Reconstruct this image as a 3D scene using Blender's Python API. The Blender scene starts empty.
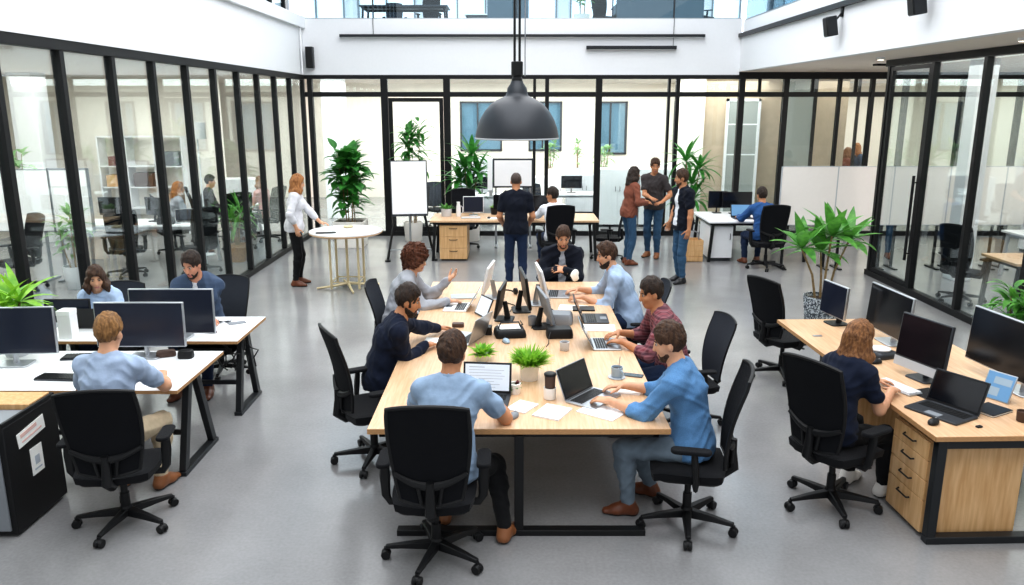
import bpy, bmesh, math, random
import numpy as np
from mathutils import Vector, Matrix, Euler

C = bpy.context.scene.collection
random.seed(7)
PI = math.pi
def R(d): return math.radians(d)
def V(*a): return Vector(a)

# ------------------------------------------------------------------ materials
def lin(h):
    h = h.lstrip('#')
    c = [int(h[i:i+2], 16) / 255 for i in (0, 2, 4)]
    return tuple(x / 12.92 if x <= .04045 else ((x + .055) / 1.055) ** 2.4 for x in c) + (1,)
MATS = {}
def mat(name, col, rough=.5, metal=0, noise=0, nscale=20, bump=0, bscale=60, spec=.5, sss=0, stretch=(1, 1, 1), coat=0, sheen=0, col2=None):
    """principled material with a procedural noise variation of its colour and a procedural bump"""
    if name in MATS: return MATS[name]
    m = bpy.data.materials.new(name); m.use_nodes = True
    n, l = m.node_tree.nodes, m.node_tree.links
    b = n['Principled BSDF']
    b.inputs['Roughness'].default_value = rough; b.inputs['Metallic'].default_value = metal
    b.inputs['Specular IOR Level'].default_value = spec
    if coat: b.inputs['Coat Weight'].default_value = coat
    if sheen: b.inputs['Sheen Weight'].default_value = sheen
    if sss:
        b.inputs['Subsurface Weight'].default_value = sss
        b.inputs['Subsurface Radius'].default_value = (.02, .008, .005)
    c = lin(col)
    tc = n.new('ShaderNodeTexCoord'); mp = n.new('ShaderNodeMapping'); mp.inputs['Scale'].default_value = stretch
    l.new(tc.outputs['Object'], mp.inputs['Vector'])
    nz = n.new('ShaderNodeTexNoise'); nz.inputs['Scale'].default_value = nscale; nz.inputs['Detail'].default_value = 4
    l.new(mp.outputs['Vector'], nz.inputs['Vector'])
    rp = n.new('ShaderNodeValToRGB')
    k = noise if noise else .008
    c2 = lin(col2) if col2 else tuple(min(1, x * (1 + k)) for x in c[:3]) + (1,)
    c1 = c if col2 else tuple(x * (1 - k) for x in c[:3]) + (1,)
    rp.color_ramp.elements[0].color = c1; rp.color_ramp.elements[1].color = c2
    rp.color_ramp.elements[0].position = .35; rp.color_ramp.elements[1].position = .68
    l.new(nz.outputs['Fac'], rp.inputs['Fac']); l.new(rp.outputs['Color'], b.inputs['Base Color'])
    if bump:
        bn = n.new('ShaderNodeTexNoise'); bn.inputs['Scale'].default_value = bscale; bn.inputs['Detail'].default_value = 3
        l.new(mp.outputs['Vector'], bn.inputs['Vector'])
        bp = n.new('ShaderNodeBump'); bp.inputs['Strength'].default_value = bump; bp.inputs['Distance'].default_value = .01
        l.new(bn.outputs['Fac'], bp.inputs['Height']); l.new(bp.outputs['Normal'], b.inputs['Normal'])
    MATS[name] = m
    return m
def emit(name, col, strength):
    if name in MATS: return MATS[name]
    m = mat(name, col, .4)
    b = m.node_tree.nodes['Principled BSDF']
    b.inputs['Emission Color'].default_value = lin(col); b.inputs['Emission Strength'].default_value = strength
    return m
def glass(name, tint, refl=.10, rough=0, alpha=0):
    m = bpy.data.materials.new(name); m.use_nodes = True
    n, l = m.node_tree.nodes, m.node_tree.links
    n.remove(n['Principled BSDF'])
    out = n['Material Output']
    t = n.new('ShaderNodeBsdfTransparent'); t.inputs[0].default_value = lin(tint)
    g = n.new('ShaderNodeBsdfGlossy'); g.inputs['Roughness'].default_value = rough; g.inputs[0].default_value = (.95, .98, 1, 1)
    lw = n.new('ShaderNodeLayerWeight'); lw.inputs['Blend'].default_value = .25
    mr = n.new('ShaderNodeMapRange'); mr.inputs['To Min'].default_value = refl * .6; mr.inputs['To Max'].default_value = min(1, refl * 4.5)
    l.new(lw.outputs['Fresnel'], mr.inputs['Value'])
    mx = n.new('ShaderNodeMixShader'); l.new(mr.outputs[0], mx.inputs[0]); l.new(t.outputs[0], mx.inputs[1]); l.new(g.outputs[0], mx.inputs[2])
    last = mx
    if alpha:
        d = n.new('ShaderNodeBsdfDiffuse'); d.inputs[0].default_value = lin(tint)
        m2 = n.new('ShaderNodeMixShader'); m2.inputs[0].default_value = alpha
        l.new(mx.outputs[0], m2.inputs[1]); l.new(d.outputs[0], m2.inputs[2]); last = m2
    l.new(last.outputs[0], out.inputs[0])
    MATS[name] = m
    return m
def concrete():
    m = bpy.data.materials.new('polished_concrete'); m.use_nodes = True
    n, l = m.node_tree.nodes, m.node_tree.links
    b = n['Principled BSDF']
    tc = n.new('ShaderNodeTexCoord')
    a = n.new('ShaderNodeTexNoise'); a.inputs['Scale'].default_value = .55; a.inputs['Detail'].default_value = 6; a.inputs['Roughness'].default_value = .6
    f = n.new('ShaderNodeTexNoise'); f.inputs['Scale'].default_value = 45; f.inputs['Detail'].default_value = 5
    l.new(tc.outputs['Object'], a.inputs['Vector']); l.new(tc.outputs['Object'], f.inputs['Vector'])
    mx = n.new('ShaderNodeMath'); mx.operation = 'MULTIPLY_ADD'; mx.inputs[1].default_value = .35
    l.new(f.outputs['Fac'], mx.inputs[0]); l.new(a.outputs['Fac'], mx.inputs[2])
    rp = n.new('ShaderNodeValToRGB')
    rp.color_ramp.elements[0].position = .45; rp.color_ramp.elements[0].color = lin('#7a7a7b')
    rp.color_ramp.elements[1].position = .95; rp.color_ramp.elements[1].color = lin('#9a9a9b')
    l.new(mx.outputs[0], rp.inputs[0]); l.new(rp.outputs[0], b.inputs['Base Color'])
    mr = n.new('ShaderNodeMapRange'); mr.inputs['From Min'].default_value = .3; mr.inputs['From Max'].default_value = .7; mr.inputs['To Min'].default_value = .19; mr.inputs['To Max'].default_value = .30
    b.inputs['Roughness'].default_value = .20
    b.inputs['Specular IOR Level'].default_value = .6
    return m
def plaid(name, base, dark, light):
    m = mat(name, base, .85)
    n, l = m.node_tree.nodes, m.node_tree.links
    b = n['Principled BSDF']; tc = n.new('ShaderNodeTexCoord')
    prev = None
    cur = lin(base)
    mixes = []
    for ax, ph in (('X', 0), ('Z', .3)):
        w = n.new('ShaderNodeTexWave'); w.bands_direction = ax; w.inputs['Scale'].default_value = 5.5; w.inputs['Phase Offset'].default_value = ph
        l.new(tc.outputs['Object'], w.inputs['Vector'])
        w2 = n.new('ShaderNodeTexWave'); w2.bands_direction = ax; w2.inputs['Scale'].default_value = 11; w2.inputs['Phase Offset'].default_value = 1 + ph
        l.new(tc.outputs['Object'], w2.inputs['Vector'])
        mixes.append((w, lin(dark), .5)); mixes.append((w2, lin(light), .22))
    for w, col, amt in mixes:
        mr = n.new('ShaderNodeMapRange'); mr.inputs['From Min'].default_value = .55; mr.inputs['From Max'].default_value = .8; mr.inputs['To Max'].default_value = amt
        l.new(w.outputs['Fac'], mr.inputs['Value'])
        mx = n.new('ShaderNodeMix'); mx.data_type = 'RGBA'
        l.new(mr.outputs[0], mx.inputs[0])
        if prev is None: mx.inputs[6].default_value = cur
        else: l.new(prev, mx.inputs[6])
        mx.inputs[7].default_value = col
        prev = mx.outputs[2]
    l.new(prev, b.inputs['Base Color'])
    return m
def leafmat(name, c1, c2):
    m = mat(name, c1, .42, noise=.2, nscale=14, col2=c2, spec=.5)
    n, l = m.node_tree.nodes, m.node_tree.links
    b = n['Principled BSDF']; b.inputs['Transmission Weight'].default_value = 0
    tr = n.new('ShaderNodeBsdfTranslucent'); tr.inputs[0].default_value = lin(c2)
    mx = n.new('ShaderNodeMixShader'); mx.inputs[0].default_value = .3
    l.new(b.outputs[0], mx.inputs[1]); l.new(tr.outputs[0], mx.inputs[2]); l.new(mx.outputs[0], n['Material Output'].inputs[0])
    return m

M = dict(
    floor=concrete(),
    wall=mat('white_plaster', '#e6e8eb', .75),
    wallwarm=mat('warm_white_plaster', '#ebe5db', .8),
    beige=mat('beige_panel', '#cdbba4', .7, noise=.05, nscale=6),
    ceil=mat('ceiling_paint', '#eadfd4', .85),
    black=mat('black_powder_coat', '#0e0f11', .45, spec=.35, noise=.1),
    frame=mat('black_window_frame', '#101113', .5, spec=.3, noise=.08),
    anth=mat('anthracite_steel', '#1f2226', .42, metal=.3),
    chairblack=mat('black_chair_plastic', '#0b0c0f', .5, spec=.35, noise=.1),
    mesh=mat('black_chair_mesh', '#0d0f14', .85, spec=.2, noise=.25, nscale=220, bump=.4, bscale=300),
    seat=mat('black_seat_fabric', '#0f1014', .9, spec=.2, noise=.15, nscale=120, bump=.25, bscale=250, sheen=.05),
    greyback=mat('slate_grey_fabric', '#2e323a', .85, spec=.25, noise=.12, nscale=150, bump=.2, bscale=250),
    wood=mat('maple_veneer', '#cba47e', .42, noise=.12, nscale=5, stretch=(12, .9, 6), col2='#dcb995', coat=.08),
    wood2=mat('oak_drawer_front', '#c99c68', .45, noise=.1, nscale=5, stretch=(8, 8, .7), col2='#deb786'),
    edge=mat('plywood_edge', '#b98d5f', .6, noise=.2, nscale=40, stretch=(1, 1, 12)),
    white=mat('white_laminate', '#eef0f2', .35, noise=.01),
    whitep=mat('white_plastic', '#e9eaec', .4),
    wboard=mat('whiteboard_enamel', '#f6f7f9', .2, coat=.3),
    panel=mat('acoustic_panel_fabric', '#eee9e4', .9, bump=.15, bscale=300),
    silver=mat('brushed_aluminium', '#b9bdc2', .32, metal=.85, noise=.04),
    dkgrey=mat('dark_grey_metal', '#3c3f44', .4, metal=.5),
    grey=mat('mid_grey_plastic', '#83888e', .5),
    ltgrey=mat('light_grey_plastic', '#b7bbc0', .5),
    screen=mat('dark_display_glass', '#0d0f14', .16, spec=.6),
    screenb=mat('blueblack_display_glass', '#1a2030', .2, spec=.6),
    screenlit=emit('lit_document_display', '#cdd6e0', .35),
    screenblue=emit('lit_blue_display', '#5d87ad', .4),
    ink=mat('grey_text_ink', '#b4bcc6', .6),
    brass=mat('pale_brass', '#d8c8a2', .4, metal=.45),
    chrome=mat('chrome', '#c8cbd0', .15, metal=1),
    paper=mat('white_paper', '#f4f4f0', .8),
    paperpink=mat('pink_printed_paper', '#e3bdb4', .8),
    lamp=mat('lamp_shade_charcoal', '#33363b', .42, metal=.35, noise=.03),
    lampin=mat('lamp_inner_white', '#e4ddd0', .5),
    pot=mat('white_ceramic', '#ece8e2', .35),
    potgrey=mat('pale_grey_planter', '#c9ccd0', .55),
    terracotta=mat('wicker_planter', '#b08a62', .8, noise=.3, nscale=60, bump=.6, bscale=80),
    soil=mat('potting_soil', '#3a2a1e', .95, noise=.4, nscale=60, bump=.8, bscale=70),
    stem=mat('plant_stem', '#8b7350', .8, noise=.25, nscale=30),
    stemg=mat('green_stem', '#5f7a3a', .7, noise=.2),
    leafd=leafmat('dark_green_leaf', '#1f5a24', '#4a9a3e'),
    leafm=leafmat('mid_green_leaf', '#2f6f2a', '#6cb04a'),
    leafb=leafmat('bright_green_leaf', '#5aa01e', '#a6d84a'),
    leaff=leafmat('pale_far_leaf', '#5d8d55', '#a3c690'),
    brown=mat('cocoa_brown', '#4a352b', .6),
    blueg=mat('blue_grey_ceramic', '#9fb4c4', .4),
    red=mat('dark_red_plastic', '#6c3537', .4),
    glass=glass('clear_partition_glass', '#f3f8f8', .045),
    glassr=glass('tinted_balustrade_glass', '#dcebf2', .12),
    frost=glass('frosted_glass', '#d6dcd9', .10, .15, .5),
    blind=emit('glowing_blue_grey_blind', '#b4c2cb', .32),  # emission put into the blinds in place of daylight shining through
    sky=emit('daylight_pane', '#e9f3fb', 1.1),
    sofa=mat('slate_sofa_fabric', '#5c6b76', .9),
    eyew=mat('eye_white', '#b5aaa0', .3), iris=mat('dark_iris', '#2b1d14', .2),
    terrazzo=None,
)
def terr():
    m = mat('speckled_planter', '#8b9299', .7)
    n, l = m.node_tree.nodes, m.node_tree.links
    v = n.new('ShaderNodeTexVoronoi'); v.inputs['Scale'].default_value = 70
    rp = n.new('ShaderNodeValToRGB'); rp.color_ramp.interpolation = 'CONSTANT'
    rp.color_ramp.elements[0].color = lin('#3c434b'); rp.color_ramp.elements[1].color = lin('#c2c8cc'); rp.color_ramp.elements[1].position = .5
    e = rp.color_ramp.elements.new(.75); e.color = lin('#7b848c')
    tc = n.new('ShaderNodeTexCoord'); l.new(tc.outputs['Object'], v.inputs['Vector'])
    l.new(v.outputs['Color'], rp.inputs[0]); l.new(rp.outputs[0], n['Principled BSDF'].inputs['Base Color'])
    return m
M['terrazzo'] = terr()

# ------------------------------------------------------------------ mesh builder
class MB:
    def __init__(s): s.v = []; s.f = []; s.m = []; s.cur = 0
    def add(s, vs, fs):
        b = len(s.v); s.v.extend([tuple(x) for x in vs]); s.f.extend([tuple(b + i for i in q) for q in fs]); s.m.extend([s.cur] * len(fs)); return s
    def box(s, c, d, rot=None):
        x, y, z = d[0] / 2, d[1] / 2, d[2] / 2
        vs = [V(a * x, b * y, e * z) for a in (-1, 1) for b in (-1, 1) for e in (-1, 1)]
        if rot is not None:
            rm = rot if isinstance(rot, Matrix) else Euler(rot).to_matrix()
            vs = [rm @ v for v in vs]
        c = Vector(c)
        return s.add([v + c for v in vs], [(0, 1, 3, 2), (4, 6, 7, 5), (0, 4, 5, 1), (2, 3, 7, 6), (0, 2, 6, 4), (1, 5, 7, 3)])
    def bx(s, x0, x1, y0, y1, z0, z1): return s.box(((x0 + x1) / 2, (y0 + y1) / 2, (z0 + z1) / 2), (x1 - x0, y1 - y0, z1 - z0))
    def bar(s, p0, p1, w, h, up=(0, 0, 1)):
        p0, p1 = Vector(p0), Vector(p1); d = p1 - p0; L = d.length; d.normalize()
        up = Vector(up)
        if abs(d.dot(up)) > .98: up = V(0, 1, 0) if abs(d.y) < .9 else V(1, 0, 0)
        x = d.cross(up).normalized(); z = x.cross(d)
        m = Matrix((x, d, z)).transposed()
        return s.box((p0 + p1) / 2, (w, L, h), m)
    def tube(s, pts, r, n=8, closed=False, caps=True, flat=1):
        pts = [Vector(p) for p in pts]; N = len(pts)
        rr = r if isinstance(r, (list, tuple)) else [r] * N
        vs, fs = [], []
        ref = None
        for i, p in enumerate(pts):
            if closed: t = pts[(i + 1) % N] - pts[i - 1]
            else: t = pts[min(i + 1, N - 1)] - pts[max(i - 1, 0)]
            t = t.normalized() if t.length > 1e-9 else V(0, 0, 1)
            if ref is None:
                ref = V(0, 0, 1) if abs(t.z) < .9 else V(1, 0, 0)
            a = t.cross(ref)
            if a.length < 1e-5: a = t.orthogonal()
            a.normalize(); b = a.cross(t).normalized(); ref = b
            for k in range(n):
                q = 2 * PI * k / n
                vs.append(p + a * (math.cos(q) * rr[i]) + b * (math.sin(q) * rr[i] * flat))
        for i in range(N if closed else N - 1):
            j = (i + 1) % N
            for k in range(n):
                k2 = (k + 1) % n
                fs.append((i * n + k, i * n + k2, j * n + k2, j * n + k))
        if caps and not closed:
            fs.append(tuple(range(n - 1, -1, -1))); fs.append(tuple((N - 1) * n + k for k in range(n)))
        return s.add(vs, fs)
    def lathe(s, prof, n=24, o=(0, 0, 0), rot=None, cap=True):
        vs, fs = [], []
        for (r, z) in prof:
            for k in range(n):
                a = 2 * PI * k / n; v = V(r * math.cos(a), r * math.sin(a), z)
                if rot is not None: v = rot @ v
                vs.append(v + Vector(o))
        P = len(prof)
        for i in range(P - 1):
            for k in range(n):
                k2 = (k + 1) % n
                fs.append((i * n + k, i * n + k2, (i + 1) * n + k2, (i + 1) * n + k))
        if cap:
            fs.append(tuple(range(n - 1, -1, -1))); fs.append(tuple((P - 1) * n + k for k in range(n)))
        return s.add(vs, fs)
    def prism(s, poly, z0, z1, mtx=None):
        n = len(poly)
        vs = [V(x, y, z0) for x, y in poly] + [V(x, y, z1) for x, y in poly]
        if mtx is not None: vs = [mtx @ v for v in vs]
        fs = [tuple(range(n - 1, -1, -1)), tuple(range(n, 2 * n))] + [(i, (i + 1) % n, n + (i + 1) % n, n + i) for i in range(n)]
        return s.add(vs, fs)
    def ell(s, c, r, nu=12, nv=8, rot=None):
        vs, fs = [], []
        for j in range(nv + 1):
            t = PI * j / nv
            for i in range(nu):
                a = 2 * PI * i / nu
                v = V(r[0] * math.sin(t) * math.cos(a), r[1] * math.sin(t) * math.sin(a), -r[2] * math.cos(t))
                if rot is not None: v = rot @ v
                vs.append(v + Vector(c))
        for j in range(nv):
            for i in range(nu):
                i2 = (i + 1) % nu
                fs.append((j * nu + i, j * nu + i2, (j + 1) * nu + i2, (j + 1) * nu + i))
        return s.add(vs, fs)
    def obj(s, name, mats, parent=None, bevel=0, smooth=True, loc=None, rotz=0, ang=35):
        me = bpy.data.meshes.new(name); me.from_pydata(s.v, [], s.f)
        for m in (mats if isinstance(mats, (list, tuple)) else [mats]): me.materials.append(m)
        if any(s.m): me.polygons.foreach_set('material_index', s.m)
        me.update()
        if smooth:
            me.polygons.foreach_set('use_smooth', [True] * len(me.polygons))
            try: me.set_sharp_from_angle(angle=R(ang))
            except Exception: pass
        o = bpy.data.objects.new(name, me); C.objects.link(o)
        if parent: o.parent = parent
        if loc is not None: o.location = loc; o.rotation_euler = (0, 0, rotz)
        if bevel:
            b = o.modifiers.new('bevel', 'BEVEL'); b.width = bevel; b.segments = 2; b.limit_method = 'ANGLE'; b.angle_limit = R(40)
        return o
def rrect(w, h, r, n=5):
    pts = []
    for cx, cy, a0 in ((w / 2 - r, h / 2 - r, 0), (-w / 2 + r, h / 2 - r, 90), (-w / 2 + r, -h / 2 + r, 180), (w / 2 - r, -h / 2 + r, 270)):
        for i in range(n + 1):
            a = R(a0 + 90 * i / n); pts.append((cx + r * math.cos(a), cy + r * math.sin(a)))
    return pts
def thing(name, label, cat, loc=(0, 0, 0), rotz=0, group=None):
    o = bpy.data.objects.new(name, None); C.objects.link(o); o.empty_display_size = .1
    o.location = loc; o.rotation_euler = (0, 0, rotz)
    return tag(o, label, cat, group)
def tag(o, label, cat, group=None, kind=None):
    o['label'] = label; o['category'] = cat
    if group: o['group'] = group
    if kind: o['kind'] = kind
    return o
def struct(name, mb, m, bevel=0, parent=None):
    o = mb.obj(name, m, parent, bevel)
    if parent is None: o['kind'] = 'structure'
    return o
def dup(root, loc, rotz, label, group=None, skip=()):
    KIDS = {}
    for o in C.objects:
        if o.parent: KIDS.setdefault(o.parent.name, []).append(o)
    def cp(o, par):
        c = o.copy(); C.objects.link(c); c.parent = par
        for ch in KIDS.get(o.name, []):
            if ch.name.split('.')[0] not in skip: cp(ch, c)
        return c
    r = cp(root, None); r.location = loc; r.rotation_euler = (0, 0, rotz); r['label'] = label
    if group: r['group'] = group
    return r
# ------------------------------------------------------------------ the room
LX, RX, BY, GX = -4.35, 4.69, 16.9, 5.95     # left glazing, right fascia, back glazing, right glazing
struct('floor', MB().bx(-11, 12.6, -2, 26, -.2, 0), M['floor'])
# outer walls
def wall_with_holes(y0, y1, x0, x1, z0, z1, holes):
    """wall along x with rectangular holes (hx0,hx1,hz0,hz1)"""
    mb = MB(); xs = x0
    for (a, b, c, d) in sorted(holes):
        mb.bx(xs, a, y0, y1, z0, z1); mb.bx(a, b, y0, y1, z0, c); mb.bx(a, b, y0, y1, d, z1); xs = b
    mb.bx(xs, x1, y0, y1, z0, z1)
    return mb
WH = [(-1.56, -.3, 1.4, 2.86), (.5, 1.5, 1.4, 2.86), (2.6, 3.46, 1.3, 2.86), (4.86, 5.42, 1.3, 2.88)]
struct('wall_back', wall_with_holes(24.2, 24.4, -11, 12.6, 0, 3.4, WH), M['wallwarm'])
for i, (a, b, c, d) in enumerate(WH):
    fr = MB(); t = .05
    fr.bx(a, b, 24.14, 24.3, c, c + t); fr.bx(a, b, 24.14, 24.3, d - t, d); fr.bx(a, a + t, 24.14, 24.3, c, d); fr.bx(b - t, b, 24.14, 24.3, c, d)
    mid = a + (b - a) * .42; fr.bx(mid - .02, mid + .02, 24.16, 24.3, c, d)
    w = struct('window_%d' % (i + 10), fr, M['dkgrey'])
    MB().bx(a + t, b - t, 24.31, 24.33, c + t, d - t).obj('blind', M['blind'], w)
    MB().bx(a + t, b - t, 24.22, 24.235, c + t, d - t).obj('pane', M['glassr'], w)
struct('wall_left_outer', MB().bx(-11, -10.8, -2, 24.2, 0, 3.35), M['wallwarm'])
struct('wall_right_outer', MB().bx(12.4, 12.6, -2, 24.2, 0, 3.42), M['wallwarm'])
# slabs: their edges are the white fascias, their undersides the ceilings
wl = struct('wall_left', MB().bx(LX - .12, LX + .06, -2, BY, 3.36, 4.27), M['wall'])
MB().bx(LX - .12, LX + .13, -2, BY + .02, 4.27, 4.50).obj('parapet', M['wall'], wl, .008)
MB().tube([(LX + .10, 16.55, 3.36), (LX + .10, 16.55, 4.27)], .018).obj('downpipe', M['wall'], wl)
struct('wall_back_upper', MB().bx(LX, RX, BY - .06, BY + .12, 3.36, 4.46), M['wall'])
wr = struct('wall_right', MB().bx(RX, RX + .14, -2, BY - .06, 3.43, 4.13), M['wall'])
MB().bx(RX + .03, RX + .14, -2, BY - .06, 4.13, 4.42).obj('upstand', M['wall'], wr)
struct('trim_1', MB().bx(RX - .07, RX + .03, -2, BY - .08, 4.10, 4.17), M['anth'])
cl = struct('ceiling', MB().bx(-11, LX - .12, -2, 26, 3.38, 4.27).bx(LX - .12, RX, BY + .12, 26, 3.38, 4.42).bx(RX + .14, 12.6, -2, 26, 3.44, 4.2).bx(RX, RX + .14, BY + .12, 26, 3.44, 4.2), M['ceil'])
# window_1: left glazed partition
def glazing_y(name, x, y0, y1, posts, z1=3.36, pw=.075, tran=None, pm=None):
    f = MB()
    f.bx(x - .05, x + .05, y0, y1, 0, .09); f.bx(x - .05, x + .05, y0, y1, z1 - .10, z1)
    for y in posts: f.bx(x - .045, x + .045, y - pw / 2, y + pw / 2, .09, z1 - .1)
    if tran: f.bx(x - .03, x + .03, y0, y1, tran - .03, tran + .03)
    w = struct(name, f, M['frame'], .004)
    for a, b in zip(posts[:-1], posts[1:]):
        MB().bx(x - .006, x + .006, a + pw / 2, b - pw / 2, .09, z1 - .1).obj('pane', pm or M['glass'], w)
    return w
lp = [16.84 - 1.0 * k for k in range(17)]
glazing_y('window_1', LX, 16.84 - 16 - .04, 16.86, lp[::-1])
# window_2: back glazed wall with transom and a framed door
f = MB(); z1 = 3.36
bx_posts = [(-4.2, .10), (-2.66, .14), (-1.36, .14), (.47, .06), (.73, .08), (1.81, .13), (3.27, .05), (3.45, .08), (4.78, .12), (5.7, .11), (6.82, .06), (7.5, .08), (8.2, .1), (9.4, .1), (10.6, .1), (11.8, .1)]
f.bx(LX, 12.4, BY - .05, BY + .05, 0, .10); f.bx(LX, 12.4, BY - .05, BY + .05, z1 - .08, z1 + .06); f.bx(LX, 12.4, BY - .04, BY + .04, 2.92, 3.02)
for x, w in bx_posts: f.bx(x - w / 2, x + w / 2, BY - .06, BY + .06, .1, z1 - .08)
for x in (5.15, 6.25, 7.15): f.bx(x - .03, x + .03, BY - .03, BY + .03, 3.02, z1 - .08)
w2 = struct('window_2', f, M['frame'], .004)
for (a, wa), (b, wb) in zip(bx_posts[:-1], bx_posts[1:]):
    if a == -2.66: continue
    MB().bx(a + wa / 2, b - wb / 2, BY - .006, BY + .006, .1, z1 - .08).obj('pane', M['glass'], w2)
MB().bx(-2.59, -1.43, BY - .006, BY + .006, 3.02, z1 - .08).obj('pane', M['glass'], w2)
d = MB(); d.bx(-2.58, -2.50, BY - .03, BY + .03, .1, 2.9); d.bx(-1.52, -1.44, BY - .03, BY + .03, .1, 2.9); d.bx(-2.5, -1.52, BY - .03, BY + .03, 2.82, 2.9); d.bx(-2.5, -1.52, BY - .03, BY + .03, .1, .2)
d1 = struct('door_1', d, M['frame'], .004)
MB().bx(-2.5, -1.52, BY - .006, BY + .006, .2, 2.82).obj('pane', M['glass'], d1)
MB().tube([(-2.47, BY - .09, .95), (-2.47, BY - .09, 1.35)], .014).box((-2.47, BY - .06, 1.0), (.02, .06, .02)).box((-2.47, BY - .06, 1.3), (.02, .06, .02)).obj('door_handle', M['black'], d1)
# window_3: right glazed partition (with a sliding door leaf)
rp = [12.80, 11.46, 10.2, 8.9, 7.6, 6.3, 5.0, 3.8]
glazing_y('window_3', GX, 3.76, 12.9, rp[::-1], z1=3.44)
d = MB(); d.bx(GX - .03, GX + .03, 12.68, 12.76, .1, 3.33).bx(GX - .03, GX + .03, 11.50, 11.58, .1, 3.33).bx(GX - .03, GX + .03, 11.58, 12.68, 3.27, 3.33).bx(GX - .03, GX + .03, 11.58, 12.68, .1, .16)
d2 = struct('door_2', d, M['frame'], .004)
MB().tube([(GX - .09, 11.54, .5), (GX - .09, 11.54, 1.75)], .022).box((GX - .06, 11.54, .6), (.06, .02, .02)).box((GX - .06, 11.54, 1.65), (.06, .02, .02)).obj('door_handle', M['black'], d2)
# soffit fittings on the right
for i, (x, y, l) in enumerate(((5.45, 12.1, 'small recessed downlight in right soffit, nearest to the back glass'), (6.9, 14.2, 'small recessed downlight in soffit above white screens'), (5.35, 8.6, 'small recessed downlight in right soffit, nearest to camera'))):
    t = thing('downlight', l, 'ceiling light', (x, y, 3.40), group='soffit downlights')
    MB().lathe([(.055, 0), (.06, .012), (.06, .045)], 16).obj('rim', M['whitep'], t)
    MB().lathe([(.045, -.002), (.045, .01)], 16).obj('diffuser', emit('warm_led', '#fff3dc', 5), t)
t = thing('ceiling_vent', 'black slot air vent in the right soffit beside the glass box corner', 'vent', (6.55, 14.0, 3.41))
mb = MB().bx(-.33, .33, -.09, -.07, 0, .04).bx(-.33, .33, .07, .09, 0, .04).bx(-.33, -.31, -.09, .09, 0, .04).bx(.31, .33, -.09, .09, 0, .04)
mb.obj('frame', M['black'], t)
mb = MB()
for k in range(4): mb.box((0, -.05 + .033 * k, .025), (.62, .02, .008), (R(35), 0, 0))
mb.obj('slat', M['black'], t)
# upper gallery: balustrades, glazing behind, roof beams
f = MB().bx(LX, RX, BY - .02, BY + .04, 4.44, 4.48); w4 = struct('window_4', f, M['silver'])
xs = [LX, -2.8, 0, 3.24 - .0, RX]
xs = [LX + .02, -2.83, .1, 2.05, 3.3, RX - .02]
for a, b in zip(xs[:-1], xs[1:]): MB().bx(a + .012, b - .012, BY + .0, BY + .015, 4.47, 5.5).obj('pane', M['glassr'], w4)
mb = MB()
for x in xs[1:-1]: mb.bx(x - .012, x + .012, BY - .005, BY + .02, 4.47, 5.5)
mb.obj('joint', M['dkgrey'], w4)
mb = MB()
for x in (-2.83, 3.3): mb.tube([(x, BY - .075, 4.12), (x, BY - .075, 4.9)], .006)
mb.tube([(3.3, BY - .075, 3.9), (3.3, BY - .075, 4.2)], .004)
mb.obj('hanger', M['dkgrey'], w4)
f = MB().bx(RX + .05, RX + .1, -2, BY - .06, 4.41, 4.45); w5 = struct('window_5', f, M['silver'])
ys = [BY - .08 - 1.9 * k for k in range(9)]
for a, b in zip(ys[:-1], ys[1:]): MB().bx(RX + .06, RX + .075, b + .012, a - .012, 4.45, 5.5).obj('pane', M['glassr'], w5)
f = MB(); x = LX - .3
f.bx(x - .04, x + .04, -2, 24, 4.27, 4.34); f.bx(x - .04, x + .04, -2, 24, 7.0, 7.1)
pl = [16.9 - .95 * k for k in range(18)]
for y in pl: f.bx(x - .04, x + .04, y - .04, y + .04, 4.34, 7.0)
w6 = struct('window_6', f, M['frame'])
for a, b in zip(pl[:-1], pl[1:]): MB().bx(x - .005, x + .005, b + .04, a - .04, 4.34, 7.0).obj('pane', M['glassr'], w6)
# gallery rooms at the back and the right
struct('wall_gallery_back', wall_with_holes(25.8, 26, -11, 12.6, 4.2, 7.2, [(-7 + 2.2 * k, -5.2 + 2.2 * k, 4.9, 6.6) for k in range(8)]), M['wall'])
for k in range(8):
    a = -7 + 2.2 * k; b = a + 1.8
    fr = MB().bx(a, b, 25.76, 25.9, 4.9, 4.95).bx(a, b, 25.76, 25.9, 6.55, 6.6).bx(a, a + .05, 25.76, 25.9, 4.95, 6.55).bx(b - .05, b, 25.76, 25.9, 4.95, 6.55).bx((a + b) / 2 - .02, (a + b) / 2 + .02, 25.78, 25.9, 4.95, 6.55)
    w = struct('window_%d' % (20 + k), fr, M['grey'])
    MB().bx(a + .05, b - .05, 25.92, 25.94, 4.95, 6.55).obj('pane', M['sky'], w)
f = MB(); yy = 19.0
f.bx(RX + .6, 12.4, 17.0, 17.06, 4.25, 4.3)
for k in range(8): f.bx(RX + .6 + k, RX + .66 + k, 17.0, 17.06, 4.3, 7)
w7 = struct('window_7', f, M['dkgrey'])
for k in range(7): MB().bx(RX + .66 + k, RX + 1.6 + k, 17.025, 17.035, 4.3, 7).obj('pane', M['glassr'], w7)
struct('wall_gallery_right', MB().bx(12.4, 12.6, -2, 26, 4.2, 7.2), M['wall'])
struct('wall_gallery_left', MB().bx(-11, -10.8, -2, 26, 4.27, 7.2), M['wall'])
# lean steel roof beams over the atrium (the lamp hangs from one)
mb = MB()
for y in (-1, 3.1, 7.2, 11.3, 15.4): mb.bx(LX - .5, RX + .5, y - .06, y + .06, 7.1, 7.35)
struct('trim_2', mb, M['wall'])
mb = MB()
for x in (LX - .45, RX + .45): mb.bx(x - .08, x + .08, -2, 17, 7.0, 7.1)
struct('trim_3', mb, M['wall'])
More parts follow.
